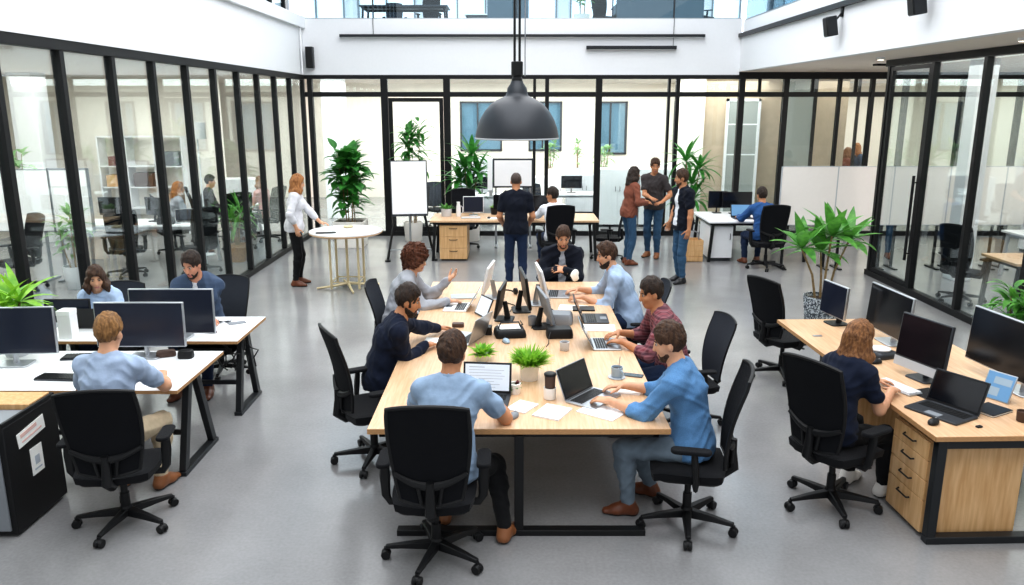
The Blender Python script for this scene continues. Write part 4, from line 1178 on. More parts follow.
for k in range(4):
    z = .05 + k * .098
    mb.bx(-.2, .2, -.17, -.155, z - .045, z + .045).bx(-.2, .2, .155, .17, z - .045, z + .045).bx(-.2, -.185, -.155, .155, z - .045, z + .045).bx(.185, .2, -.155, .155, z - .045, z + .045)
mb.obj('slatted_box', M['wood2'], t, .002)
MB().tube([(-.15, 0, .38), (-.14, 0, .5), (0, 0, .56), (.14, 0, .5), (.15, 0, .38)], .012, 8).obj('handle', M['grey'], t)
# round table
t = thing('round_table', 'round white-topped standing table with pale brass legs by left glazing', 'table', (-2.54, 11.9, 0))
MB().lathe([(.50, .855), (.545, .86), (.55, .875), (.55, .888), (.545, .893), (.0, .894)], 48).obj('table_top', M['white'], t, ang=30)
MB().lathe([(.52, .84), (.551, .858), (.551, .872), (.40, .872)], 48).obj('edge_band', M['wood'], t)
for k in range(4):
    a = R(45 + 90 * k); p = V(.30 * math.cos(a), .30 * math.sin(a), 0)
    mb = MB().tube([p + V(0, 0, .02), p + V(0, 0, .85)], .018, 10).box(p + V(0, 0, .83), (.12, .12, .02))
    mb.obj('leg', M['brass'], t)
mb = MB().tube([(0, 0, .03), (0, 0, .85)], .02, 10)
for k in range(4):
    a = R(90 * k + 20); mb.tube([(0, 0, .07), (.2 * math.cos(a), .2 * math.sin(a), .04), (.48 * math.cos(a), .48 * math.sin(a), .018)], [.024, .02, .015], 8)
mb.obj('pedestal', M['brass'], t)
pts = [(.30 * math.cos(R(45 + 90 * k)), .30 * math.sin(R(45 + 90 * k)), .12) for k in range(4)]
MB().tube(pts, .01, 8, closed=True).obj('stretcher_ring', M['brass'], t)
o = MB().prism(rrect(.30, .12, .05), 0, .012).obj('tablet_tray', M['black']); o.location = (-2.78, 11.62, .894); o.rotation_euler = (0, 0, R(10)); tag(o, 'flat black tray lying on the round table', 'tray')
o = MB().lathe([(.05, 0), (.075, .012), (.078, .03), (.07, .03), (.05, .012), (.0, .01)], 20).obj('brass_dish', M['brass']); o.location = (-2.55, 12.15, .894); tag(o, 'small brass dish on the round table', 'dish')
# flip chart
t = thing('flipchart_easel', 'white flipchart board leaning on a wheeled tripod easel', 'easel', (-1.86, 14.25, 0), R(8))
rm = Euler((R(-9), 0, 0)).to_matrix(); c = V(0, -.02, 1.30)
MB().box(c, (.66, .03, .98), rm).obj('board_frame', M['dkgrey'], t, .006)
MB().box(c + rm @ V(0, -.018, 0), (.62, .01, .94), rm).obj('writing_surface', M['wboard'], t)
MB().box(c + rm @ V(0, -.05, -.50), (.64, .09, .02), rm).obj('pen_tray', M['dkgrey'], t)
for sx in (-1, 1):
    mb = MB().bar((sx * .42, -.22, .03), (sx * .26, -.03, .84), .035, .03).bar((sx * .26, -.03, .84), (sx * .06, .10, 1.72), .03, .025)
    lg = mb.obj('leg', M['black'], t, .003)
    MB().bx(sx * .42 - .05, sx * .42 + .05, -.30, -.14, 0, .035).obj('foot', M['black'], lg, .006)
lg = MB().bar((0, .5, .03), (0, .10, 1.70), .03, .03).obj('leg', M['silver'], t, .003)
mb = MB().tube([(0, -.0, .05), (0, .02, .84)], .018, 8).bar((-.38, -.18, .2), (.38, -.18, .2), .02, .02); mb.obj('centre_post', M['silver'], t)
# mobile display behind back desk
t = thing('mobile_whiteboard', 'small framed whiteboard on a stand behind the back desk', 'whiteboard', (.02, 15.55, 0))
MB().bx(-.40, .40, -.02, .02, 1.17, 1.74).obj('board_frame', M['dkgrey'], t, .005)
MB().bx(-.365, .365, -.028, -.018, 1.205, 1.705).obj('writing_surface', M['wboard'], t)
MB().bx(-.5, -.41, -.015, .015, 1.12, 1.70).obj('side_wing', M['white'], t)
for sx in (-1, 1):
    lg = MB().bx(sx * .34 - .02, sx * .34 + .02, -.0, .03, .04, 1.18).obj('leg', M['silver'], t)
    MB().bx(sx * .34 - .025, sx * .34 + .025, -.25, .27, 0, .04).obj('foot', M['silver'], lg, .004)
MB().bx(-.47, -.40, -.01, .01, 1.0, 1.16).bx(-.34, .34, 0, .02, .5, .53).obj('cross_rail', M['silver'], t)
# screens
SC = ['leftmost white office screen panel beside man in blue shirt', 'white office screen panel behind the big-leaved plant', 'white office screen panel just behind the glass box corner post', 'white office screen panel seen through glass box, behind the white column', 'rightmost white office screen panel seen through the glass box']
for k in range(5):
    t = thing('office_screen', SC[k], 'screen panel', (5.03 + .95 * k, 13.38, 0), group='white office screens')
    MB().bx(-.47, .47, -.02, .02, .76, 1.74).obj('panel', M['panel'], t, .004)
    MB().bx(-.475, -.465, -.022, .022, .75, 1.75).bx(.465, .475, -.022, .022, .75, 1.75).bx(-.475, .475, -.022, .022, 1.74, 1.75).bx(-.475, .475, -.022, .022, .75, .76).obj('frame', M['ltgrey'], t)
    for sx in (-1, 1):
        lg = MB().bx(sx * .36 - .02, sx * .36 + .02, -.015, .015, .02, .76).obj('leg', M['black'], t)
        MB().bx(sx * .36 - .03, sx * .36 + .03, -.2, .2, 0, .025).obj('foot', M['black'], lg)

# ------------------------------------------------------------------ chairs
put_chair(-.47, 4.40, 0, 'black mesh office chair at front end of long table, under man seen from behind')
put_chair(1.17, 4.79, 78, 'black mesh office chair under man in chambray shirt at right front of table')
put_chair(-1.09, 5.78, -62, 'black mesh office chair at left of table beside man in navy jacket')
put_chair(-2.60, 4.82, 10, 'black mesh office chair at near left desk, under man in blue t-shirt').scale = (1, 1, .94)
put_chair(2.24, 5.06, -60, 'black mesh office chair under long-haired woman at right desk')
put_chair(2.80, 7.78, -66, 'empty black office chair at far end of the right desk').scale = (1, 1, .95)
put_chair(-1.16, 7.90, -95, 'grey-backed chair under curly-haired person at long table', style=1).scale = (.94, .94, .86)
put_chair(1.32, 8.05, 92, 'chair under bearded man in light blue shirt at long table', style=1).scale = (.94, .94, .84)
put_chair(1.55, 6.52, 100, 'slate-backed chair under man in maroon plaid shirt', style=1)
put_chair(.62, 9.48, 180, 'chair under man in dark blazer at far end of long table', style=1)
put_chair(-4.0, 7.60, 181, 'grey-backed chair under woman in light blue sweater at left desk', style=1)
put_chair(-3.06, 7.90, 170, 'grey-backed chair under bearded man in slate shirt at left desk', style=1)
put_chair(.76, 13.32, 10, 'black office chair at back desk under man in white shirt')
put_chair(-.98, 15.32, 178, 'empty black office chair tucked behind back desk')
put_chair(4.38, 13.35, 4, 'black office chair under man in blue shirt at back right desk')
put_chair(1.75, 14.25, 80, 'empty black chair at right end of the back desk', style=1)
# in the rooms behind glass
put_chair(-7.45, 11.7, 150, 'empty black office chair behind left glazing, nearest to camera')
put_chair(-6.35, 12.75, 20, 'empty black office chair behind left glazing in front of white desk')
put_chair(-5.25, 13.0, 50, 'empty black office chair behind left glazing, closest to the glass')
put_chair(-5.35, 15.25, 30, 'empty black office chair behind left glazing by red-haired seated person')
put_chair(6.45, 11.0, -60, 'empty black office chair inside right glass box, beside white column')
put_chair(7.35, 9.75, 30, 'empty black office chair inside right glass box at wooden desk')
put_chair(-2.2, 17.9, 160, 'dark chair behind the back glass door, left one of pair', style=1)
put_chair(-1.75, 18.4, 200, 'dark chair behind the back glass door, right one of pair', style=1)

# ------------------------------------------------------------------ people
person('woman with long auburn hair, pale blouse and black trousers standing at round table', -3.36, 12.05, -78, 'stand', 1.72, True, lean=4, bend=6, head=(-4, 14, 0), rh=(-3.28, 11.86, .93), lh=(-2.98, 12.14, .98), skin='fair', hair='ginger', style='long', top=('three', 'greywhite'), legs='black', shoe='brown', seed=11, lhd=(1, -.1, -.15), rhd=(.2, 0, -1), rhn=(0, 1, 0))
person('woman with dark brown hair and light blue sweater seated at left desk', -4.02, 7.56, 182, 'sit', 1.62, True, lean=14, bend=16, head=(24, 20, 0), lh=(-3.84, 7.16, .79), rh=(-4.06, 7.14, .79), hair='brown', style='mid', top=('long', 'ltblue'), legs='dkjeans', seed=12, zoff=-.03)
person('bearded man in slate blue overshirt seated at left desk facing camera', -3.08, 7.62, 180, 'sit', 1.74, lean=12, bend=12, head=(-14, 22, 0), lh=(-2.84, 7.14, .79), rh=(-3.30, 7.10, .79), hair='dark', style='short', beard='short', top=('roll', 'slate', .036), inner='greywhite', seed=13, skin='pink', lel=(.9, -.2, -.6), zoff=.03)
person('man with blond-brown hair and light blue t-shirt seated at near left desk', -2.74, 5.00, -4, 'sit', 1.76, lean=8, bend=8, head=(4, 12, 0), rh=(-2.58, 5.50, .80), lh=(-2.92, 5.46, .80), rel=(.8, -.3, -.6), lel=(-.6, -.2, -.8), hair='blond', style='short', top=('short', 'skyblue'), legs='beige', shoe='tan', seed=14, rhd=(-.5, 1, 0), feet=((-.16, .36), (.13, .34)))
person('person with curly auburn hair and grey sweater gesturing over a laptop', -1.20, 7.93, -90, 'sit', 1.74, lean=18, bend=14, head=(-14, 12, 0), rh=(-.66, 7.76, .80), lh=(-.68, 8.10, .95), lhd=(.75, -.1, .65), lhn=(.5, -.2, .8), lel=(0, .5, -.8), hair='curly', style='curly', bun=True, glasses=True, top=('long', 'grey'), legs='black', seed=15, curl=.25)
person('bearded man in navy jacket leaning over left side of long table', -1.08, 6.14, -80, 'sit', 1.76, lean=20, bend=14, head=(-6, 16, 0), rh=(-.72, 6.28, .79), lh=(-.66, 6.78, .79), hair='dark', style='short', beard='full', top=('long', 'navy', 'collar'), legs='black', skin='tan', seed=16, rel=(.5, -.5, -.3))
person('man seen from behind in steel blue shirt at front end of table', -.40, 4.52, -8, 'sit', 1.78, lean=13, bend=10, head=(-4, 12, 0), rh=(-.10, 4.98, .80), lh=(-.48, 5.02, .80), rel=(.7, -.3, -.7), lel=(-.7, 0, -.8), hair='brown', style='short', top=('short', 'steel', 'collar'), legs='black', shoe='tan', seed=17, rhd=(-.35, 1, 0), skin='tan', feet=((-.10, .30), (.34, .13)))
person('man in dark blazer and grey shirt looking down at far table end', .60, 9.36, 180, 'sit', 1.76, lean=8, bend=14, head=(4, 26, 0), lh=(.62, 8.98, .88), rh=(.52, 9.0, .88), lhd=(-1, -.15, .1), rhd=(1, -.25, 0), hair='brown', style='short', beard='short', top=('long', 'navy2', .042), inner='grey', seed=18, lhn=(0, .6, -.7), rhn=(0, .6, -.7))
person('bearded man in light blue shirt reaching to a laptop across long table', 1.24, 8.07, 88, 'sit', 1.80, lean=22, bend=10, head=(6, 12, 0), rh=(.72, 8.30, .80), lh=(.74, 7.93, .80), lel=(-.2, -.5, -.9), hair='brown', style='quiff', beard='full', top=('roll', 'ltblue', 'collar'), legs='dkjeans', seed=19)
person('man in maroon plaid shirt typing at right side of long table', 1.38, 6.42, 92, 'sit', 1.75, lean=16, bend=16, head=(4, 16, 0), rh=(.94, 6.62, .80), lh=(.93, 6.34, .80), hair='dark', style='short', top=('roll', 'plaid'), legs='dkjeans', shoe='brown', skin='tan', seed=20)
person('man in chambray shirt and grey trousers typing at right front table corner', 1.20, 4.88, 72, 'sit', 1.78, lean=12, bend=14, head=(4, 16, 0), rh=(.80, 5.28, .80), lh=(.66, 4.98, .80), lel=(-.3, -.4, -1), hair='brown', style='short', beard='short', top=('roll', 'denim', 'collar'), legs='greypant', shoe='brown', seed=21, feet=((.80, 4.93, .09), (1.0, 5.2, .09)))
person('man in navy t-shirt standing with his back turned at back desk', .06, 11.65, 0, 'stand', 1.77, lean=2, bend=4, head=(0, 10, 0), rh=(.25, 11.86, .98), lh=(-.13, 11.86, .98), rel=(.45, -.5, -1), lel=(-.45, -.5, -1), hair='buzz', style='buzz', top=('short', 'navy2'), legs='dkjeans', shoe='black', seed=22, skin='tan')
person('man in white shirt seated at the back desk, head turned left', .74, 13.36, 14, 'sit', 1.78, lean=10, bend=8, head=(48, 4, 0), lh=(.42, 13.95, .80), rh=(.82, 13.97, .80), hair='dark', style='short', top=('long', 'white'), legs='dkjeans', seed=23, skin='tan')
person('woman with wavy dark hair and rust brown blouse standing in a trio', 2.05, 13.72, -72, 'stand', 1.70, True, lean=4, bend=6, head=(-6, 6, 0), rh=(2.34, 13.62, 1.10), lh=(2.32, 13.84, 1.12), hair='dark', style='mid', top=('long', 'rust'), legs='jeans', seed=24, skin='tan')
person('person in charcoal t-shirt and jeans standing in middle of the trio', 2.60, 14.38, 150, 'stand', 1.80, lean=2, bend=4, head=(25, 10, 0), rh=(2.48, 14.06, 1.14), lh=(2.68, 14.06, 1.06), hair='brown', style='short', top=('short', 'char'), legs='jeans', shoe='tan', seed=25, skin='tan')
person('man in open navy shirt over white tee standing at right of trio', 2.68, 12.25, 108, 'stand', 1.77, lean=1, bend=5, head=(-22, 8, 0), lh=(2.72, 11.98, .88), rh=(2.52, 12.45, .95), hair='brown', style='short', beard='short', top=('short', 'navy2', .06), inner='white', legs='jeans', shoe='black', seed=26, skin='tan', lhd=(-.2, 0, -1), lhn=(0, 1, 0), rhd=(-.3, 0, -1), rhn=(0, -1, 0))
person('man in royal blue shirt seated at back right desk', 4.34, 13.45, 8, 'sit', 1.76, lean=12, bend=8, head=(4, 10, 0), lh=(4.05, 13.98, .80), rh=(4.45, 14.0, .80), hair='dark', style='short', top=('long', 'blue'), legs='dkjeans', seed=27, skin='tan')
person('woman with long auburn hair and navy t-shirt working at right desk', 2.22, 5.10, -62, 'sit', 1.68, True, lean=14, bend=14, head=(-8, 18, 0), rh=(2.66, 5.20, .79), lh=(2.64, 5.42, .79), rel=(.3, -.9, -.2), hair='auburn', style='long', top=('short', 'navy'), legs='black', shoe='white', seed=28)
D0 = dict(detail=0)
person('red-haired person in grey seated behind left glazing', -6.35, 14.75, -60, 'sit', 1.72, True, lean=8, bend=6, head=(0, 8, 0), hair='ginger', style='mid', top=('long', 'grey'), seed=31, **D0)
person('dark-haired person seated behind left glazing nearer the back corner', -6.25, 16.05, -70, 'sit', 1.74, lean=8, bend=6, head=(0, 8, 0), hair='dark', style='short', top=('long', 'char'), seed=32, **D0)
person('auburn-haired person in pinkish top seated behind left glazing at far end', -5.1, 16.25, 70, 'sit', 1.66, True, lean=8, bend=6, head=(0, 8, 0), hair='auburn', style='mid', top=('short', 'pinkw'), seed=33, **D0)
person('person in jeans standing behind the white screens', 6.85, 14.35, 160, 'stand', 1.66, False, head=(0, 8, 0), hair='brown', style='short', top=('long', 'taupe'), legs='jeans', seed=34, **D0)
person('ginger-haired person in blue standing far behind back glass at right', 8.95, 20.5, 100, 'stand', 1.80, True, lean=6, head=(0, 10, 0), hair='ginger', style='long', top=('long', 'slate'), legs='dkjeans', seed=35, **D0)
person('auburn-haired person in orange-brown leaning far behind back glass', 8.3, 20.05, -70, 'stand', 1.72, True, lean=14, head=(0, 10, 0), hair='auburn', style='mid', top=('short', 'rust'), legs='dkjeans', seed=36, **D0)
put_chair(-6.38, 14.72, -60, 'office chair under red-haired person behind left glazing')
put_chair(-6.28, 16.05, -70, 'office chair under dark-haired person behind left glazing')
put_chair(-5.06, 16.25, 70, 'office chair under auburn-haired person behind left glazing')

# ------------------------------------------------------------------ things on the long table
laptop((-.19, 5.14, Z), -6, 'open laptop showing a document, in front of man seen from behind', 'dkgrey', 'screenlit', 104, .345, .235, doc=True)
laptop((.57, 5.17, Z), 52, 'open laptop with black screen in front of man in chambray shirt', 'silver', 'screen', 112, .36, .24)
sheet((.62, 5.03, Z), 50, 'white paper sheet under the black-screen laptop corner', .30, .22, n=2) if False else None
laptop((.80, 6.45, Z), 90, 'silver laptop used by man in plaid shirt', 'silver', 'screen', 118, .34, .24)
laptop((.80, 7.28, Z), 88, 'dark open laptop between plaid man and bearded man on table right', 'dkgrey', 'screen', 115, .34, .24)
laptop((.50, 8.28, Z), 84, 'silver laptop in front of bearded man in light blue shirt', 'silver', 'screen', 112, .36, .25)
laptop((-.56, 7.72, Z), -95, 'silver laptop under the curly-haired person hand', 'white', 'screen', 122, .34, .24)
laptop((-.42, 6.62, Z), -112, 'open laptop with dark screen in front of man in navy jacket', 'silver', 'screenb', 108, .36, .25)
monitor((-.24, 8.15, Z), -97, 'slim white-backed monitor at far left of long table', .46, .30, .07, 'silver', 'white', 'screen', 12)
monitor((-.10, 7.28, Z), -97, 'thin black monitor at middle of long table seen edge-on', .46, .28, .06, 'black', 'black', 'screen', 10)
monitor((.12, 7.62, Z), 95, 'thin black-edged monitor in table middle facing right', .60, .32, .07, 'black', 'black', 'screen', 8)
monitor((.30, 7.02, Z), 98, 'grey-backed monitor on dark round foot in table middle', .50, .27, .07, 'black', 'grey', 'screen', 16)
monitor((.30, 7.88, Z), 95, 'white-backed monitor on the table before bearded man in light blue', .50, .33, .07, 'silver', 'whitep', 'screen', 14)
t = thing('tablet', 'white-screened tablet leaning on its stand by curly-haired person', 'tablet', (-.31, 7.38, Z), R(-62))
rm = Euler((R(-24), 0, 0)).to_matrix()
MB().box(rm @ V(0, 0, .105), (.26, .01, .20), rm).obj('housing', M['black'], t, .003); MB().box(rm @ V(0, -.006, .105), (.235, .002, .175), rm).obj('display', M['screenlit'], t)
MB().bar((0, .1, .005), (0, .045, .11), .06, .006).obj('kickstand', M['black'], t)
def pouch(loc, rz, label, w, d, h, m, name, cat, strap=True):
    t = thing(name, label, cat, loc, R(rz))
    mb = MB(); n = 4; vs = []
    P_ = rrect(w, d, .03, 4)
    k = len(P_)
    lev = [(1, 0), (1.02, h * .3), (.96, h * .8), (.86, h)]
    vs = [(x * s_, y * s_, z) for s_, z in lev for x, y in P_]
    fs = [tuple(range(k - 1, -1, -1)), tuple(3 * k + i for i in range(k))] + [(j * k + i, j * k + (i + 1) % k, (j + 1) * k + (i + 1) % k, (j + 1) * k + i) for j in range(3) for i in range(k)]
    mb.add(vs, fs).obj('case_body', M[m], t, .004)
    if strap: MB().tube([(-w * .38, 0, h * .9), (-w * .3, 0, h + .05), (w * .3, 0, h + .05), (w * .38, 0, h * .9)], .007, 6).obj('strap', M['black'], t)
    return t
pouch((-.02, 6.74, Z), 8, 'black desk organiser case with pale papers on top', .27, .22, .07, 'chairblack', 'organiser_case', 'case')
sheet((-.02, 6.76, Z + .071), 8, 'pale papers on the black organiser case', .18, .14, n=2)
pouch((.45, 7.16, Z), -8, 'blue-grey box-shaped case in table middle', .24, .20, .10, 'grey', 'storage_case', 'case', False)
zp = pouch((.42, 6.70, Z), 4, 'black zipped pouch with thin antenna cord on table', .23, .16, .085, 'chairblack', 'zipped_pouch', 'pouch', False)
MB().tube([(-.09, -.10, .07), (-.11, -.16, .05), (-.12, -.22, .006), (-.15, -.30, .004)], .004, 6).obj('cord', M['black'], zp)
mug((.44, 6.30, Z), 'small grey-white cup beside the black pouch', 'potgrey', .042, .075, handle=False)
mug((.19, 7.06, Z), 'grey cup in the middle of the long table', 'grey', .042, .09, handle=False)
t = mug((.79, 5.62, Z), 'blue-grey cup with a spoon near plaid man', 'blueg', .045, .085)
MB().tube([(.01, 0, .03), (.02, .01, .17)], .003, 6).obj('spoon', M['silver'], t)
o = MB().lathe([(.06, 0), (.066, .004), (.066, .007), (.0, .006)], 20).obj('saucer', M['ltgrey']); o.location = (.79, 5.62, Z - .0005); tag(o, 'pale saucer under blue-grey cup', 'saucer')
desk_tuft((.13, 5.58, Z), 'bushy bright green grass-like plant in white pot on long table', .1, .2, .075, .125, 420, L=.165, W=.016, spread=.68, seed=4)
desk_tuft((-.24, 6.02, Z), 'small bright green leafy plant behind the document laptop', .1, .1, .05, .07, 60, L=.13, W=.04, spread=.8, seed=5)
t = desk_tuft((.02, 5.29, Z), 'tiny succulent with red tips in speckled white cup', .05, .05, .045, .075, 28, m='leafd', L=.045, W=.022, spread=1.2, seed=6)
mb = MB(); rnd = random.Random(8)
for k in range(10): leaf(mb, V(.012, 0, .06), V(rnd.uniform(0, 1), rnd.uniform(-.6, .6), .8), .04, .02, .4)
mb.obj('red_foliage', M['red'], t, ang=180)
t = thing('takeaway_coffee', 'dark brown coffee tumbler in a white cup on long table', 'cup', (.265, 5.18, Z))
MB().lathe([(.036, 0), (.042, .004), (.045, .085), (.040, .085), (.036, .01), (0, .008)], 24).obj('outer_cup', M['pot'], t, ang=50)
MB().lathe([(.034, .07), (.039, .175), (.036, .175), (.03, .16)], 24).obj('tumbler', M['brown'], t, ang=50)
MB().lathe([(.042, .172), (.043, .185), (.036, .192), (0, .192)], 20).obj('lid', M['black'], t, ang=50)
book((.07, 5.02, Z), -32, 'thin white notebook left of the other open one, near computer mouse', .15, .19, .008)
book((.27, 4.92, Z), -28, 'larger white notebook at table front, right of thin one', .19, .23, .010)
mouse((.01, 4.84, Z), -28, 'grey computer mouse at front edge of the long table', 'grey')
mouse((-.05, 6.52, Z), 20, 'blue-grey computer mouse beside organiser case', 'blueg')
book((.60, 4.93, Z), 52, 'white notepad under hand of man in chambray shirt', .20, .28, .006)
sheet((.86, 5.36, Z), 70, 'paper sheet beside right hand of man in chambray shirt', .2, .16)
sheet((.80, 6.98, Z), 85, 'white paper on table behind the plaid man hands', .22, .30, n=2)
book((.72, 7.66, Z), 88, 'black-covered notebook by bearded man elbow', .16, .22, .014, 'black')
sheet((.62, 7.72, Z), 80, 'white paper by the bearded man forearms', .21, .29)
o = MB().bx(-.035, .035, -.075, .075, 0, .008).obj('mobile_phone', M['screen'], bevel=.003); o.location = (.92, 5.66, Z); o.rotation_euler = (0, 0, R(70)); tag(o, 'black phone on table beside the blue-grey cup', 'phone')
sheet((-.62, 6.55, Z), -95, 'white paper under the navy-jacket man hands', .21, .29)
book((-.52, 8.18, Z), -85, 'closed silver tablet case at far left of table', .20, .27, .012, 'silver', 'case', 'tablet_case')
o = MB().prism(rrect(.11, .07, .02), 0, .035).obj('card_box', M['brown'], bevel=.003); o.location = (-.50, 7.02, Z); tag(o, 'small brown box between navy jacket man and tablet', 'box')
t = thing('headset', 'black headset lying at far middle of the long table', 'headset', (-.03, 8.25, Z), R(30))
MB().tube([(-.085 * math.cos(a), .085 * math.sin(a) + .02, .018 + .02 * math.sin(a)) for a in [PI * i / 12 for i in range(13)]], .009, 8).obj('headband', M['black'], t)
for sx in (-1, 1): MB().lathe([(.02, -.018), (.036, -.012), (.036, .012), (.02, .018)], 16, (sx * .085, .01, .036), Euler((0, R(90), 0)).to_matrix()).obj('ear_cup', M['black'], t)
o = MB().tube([(-.08, 8.15, Z + .006), (-.16, 8.05, Z + .006), (-.05, 7.9, Z + .006), (.03, 7.8, Z + .006), (-.02, 7.55, Z + .006)], .005, 6).obj('thin_cable', M['black']); tag(o, 'black cord from headset along table middle', 'cord')
for k, (a, b) in enumerate((((.22, 7.3), (.18, 6.95)), ((.08, 7.2), (.0, 6.95)), ((.40, 7.65), (.36, 7.35)))):
    o = MB().tube([(a[0], a[1], Z + .006), ((a[0] + b[0]) / 2 + .06, (a[1] + b[1]) / 2, Z + .006), (b[0], b[1], Z + .006)], .005, 6).obj('cable', M['black'])
    tag(o, ['black cable by the grey cup in table middle', 'black cable behind organiser case', 'black cable by white-backed monitor'][k], 'cable')
o = MB().bx(-.03, .03, -.05, .05, 0, .075).obj('docking_station', M['black'], bevel=.006); o.location = (-.21, 6.78, Z); tag(o, 'small black docking box behind navy-jacket man laptop', 'docking station')
t = thing('paper_bag', 'small crumpled white paper bag held at far table end', 'bag', (.73, 8.93, Z))
mb = MB().ell((0, 0, .075), (.05, .04, .075), 9, 6); mb.v = [(x + .008 * math.sin(60 * z + 9 * y), y + .008 * math.sin(70 * x + 40 * z), z) for x, y, z in mb.v]; mb.obj('bag_body', M['paper'], t)

# ------------------------------------------------------------------ things on the left desks
ZL = .745
monitor((-3.95, 5.92, ZL), 4, 'silver-framed monitor with dark screen at left picture edge', .74, .38, .10, 'silver', 'silver', 'screenb', 2, cat='monitor')
monitor((-3.00, 6.12, ZL), 0, 'wide silver-framed monitor in front of blond man', .72, .37, .10, 'silver', 'silver', 'screenb', 2)
monitor((-2.98, 6.68, ZL), 0, 'dark-backed monitor behind the wide one, before bearded man', .74, .40, .05, 'silver', 'silver', 'screenb', 2)
monitor((-4.08, 7.00, ZL), 0, 'dark monitor at far left desk below the leafy plant', .42, .22, .06, 'dkgrey', 'black', 'screenb', 2)
laptop((-3.86, 7.08, ZL), 180, 'black laptop seen from behind before woman in sweater', 'black', 'screen', 104, .30, .21)
keyboard((-3.40, 5.62, ZL), -4, 'dark keyboard at left of blond man', .36)
keyboard((-3.52, 6.12, ZL), 8, 'black keyboard behind the blond man left shoulder', .28)
mouse((-2.64, 5.62, ZL), 10, 'dark computer mouse under the blond man right hand')
pouch((-2.84, 6.16, ZL), 20, 'brown glasses case on near left desk', .15, .08, .05, 'brown', 'glasses_case', 'case', False)
pouch((-2.66, 6.12, ZL), 0, 'small black round-cornered speaker on near left desk', .12, .09, .065, 'black', 'desk_speaker', 'speaker', False)
mug((-4.15, 5.55, ZL), 'white mug at left picture edge on near desk', 'grey', .04, .06, handle=False)
sheet((-3.52, 6.98, ZL), 12, 'loose white papers beside sweater woman laptop', .21, .28, n=3)
o = MB().bx(-.07, .07, -.012, .012, 0, .02).obj('stapler', M['black'], bevel=.004); o.location = (-3.53, 6.74, ZL); o.rotation_euler = (0, 0, R(12)); tag(o, 'small black stapler on far left desk edge', 'stapler')
t = thing('sunglasses', 'dark blue sunglasses lying on far left desk', 'glasses', (-2.73, 7.18, ZL), R(10))
mb = MB()
for sx in (-1, 1): mb.ell((sx * .036, 0, .012), (.032, .022, .006), 12, 6)
mb.obj('lens', M['screenb'], t); MB().tube([(-.066, 0, .012), (-.06, .09, .008)], .003, 6).tube([(.066, 0, .012), (.05, .1, .008)], .003, 6).tube([(-.01, 0, .014), (.01, 0, .014)], .003, 6).obj('temple_arm', M['black'], t)
o = MB().bx(-.04, .04, -.08, .08, 0, .008).obj('mobile_phone', M['grey'], bevel=.003); o.location = (-2.60, 7.16, ZL); o.rotation_euler = (0, 0, R(-58)); tag(o, 'grey phone lying on far left desk beside sunglasses', 'phone')
mouse((-2.72, 6.84, ZL), 80, 'dark red computer mouse on far left desk', 'red')
t = thing('desk_divider_box', 'white box standing on left desk beside sweater woman', 'box', (-3.66, 6.36, ZL))
t.location = (-3.93, 6.70, ZL); MB().bx(-.058, .058, -.06, .06, 0, .25).obj('carton', M['whitep'], t, .004)
MB().bx(-.06, .06, -.062, .062, .21, .255).obj('lid', M['white'], t, .003)
bp_ = palm((-4.08, 6.19, ZL), 'bright green leafy plant at left picture edge behind silver monitor', [(0, 0, .36), (.06, .03, .44), (-.05, -.0, .40)], .36, .06, 16, 'leafb', (.10, .16, 'potgrey', False), 'potted_plant', 21, 1.1)
# black cabinet bottom left
t = thing('mobile_cabinet', 'black and grey office cabinet with paper labels at bottom left', 'cabinet', (-3.62, 4.92, 0))
MB().bx(-.40, .40, -.29, .29, .02, .76).obj('carcass', M['chairblack'], t, .006)
MB().bx(-.36, .36, -.305, -.289, .05, .73).obj('front_panel', M['grey'], t, .003)
mb = MB().bx(-.40, .40, -.29, -.27, .76, .79).bx(-.40, .40, .27, .29, .76, .79).bx(-.40, -.38, -.27, .27, .76, .79).bx(.38, .40, -.27, .27, .76, .79); mb.obj('tray_rim', M['chairblack'], t, .003)
MB().bx(-.38, .38, -.27, .02, .76, .765).obj('tray_mat', M['grey'], t)
MB().bx(-.38, .38, .03, .27, .76, .80).obj('wooden_board', M['wood2'], t, .003)
for z, y, w, h in ((.63, -.02, .30, .10), ):
    lb = MB().box((.403, y, z), (.004, w, h), (R(6), 0, 0)).obj('paper_label', M['paper'], t)
    MB().box((.406, y - .03, z + .02), (.002, .18, .025), (R(6), 0, 0)).box((.406, y, z - .02), (.002, .22, .012), (R(6), 0, 0)).obj('pink_print', M['paperpink'], lb)
lb = MB().box((.403, .0, .42), (.004, .13, .19)).obj('paper_label', M['paper'], t)
MB().box((.406, 0, .42), (.002, .05, .06)).box((.406, .0, .36), (.002, .08, .01)).obj('grey_print', M['ink'], lb)

# ------------------------------------------------------------------ things on the right desk
ZR = .75
monitor((3.02, 7.12, ZR), -80, 'smallest silver-framed monitor at far end of right desk', .40, .31, .08, 'black', 'silver', 'screenb', 3)
monitor((3.25, 6.52, ZR), -86, 'dark monitor with silver edge behind woman in navy', .66, .39, .08, 'silver', 'silver', 'screen', 4)
monitor((3.06, 5.58, ZR), -72, 'all-in-one computer with black screen and grey chin', .46, .41, .06, 'dkgrey', 'dkgrey', 'screen', 6, .075, 'computer', name='desktop_computer')
monitor((3.62, 5.32, ZR), -84, 'big wide black monitor at right picture edge', 1.06, .42, .09, 'silver', 'silver', 'screen', 4)
laptop((2.86, 4.92, ZR), -60, 'dark open laptop at near corner of right desk', 'dkgrey', 'screen', 112, .37, .25)
t = thing('tablet', 'small tablet with a blue picture leaning on right desk', 'tablet', (3.36, 5.16, ZR), R(-62))
rm = Euler((R(-22), 0, 0)).to_matrix()
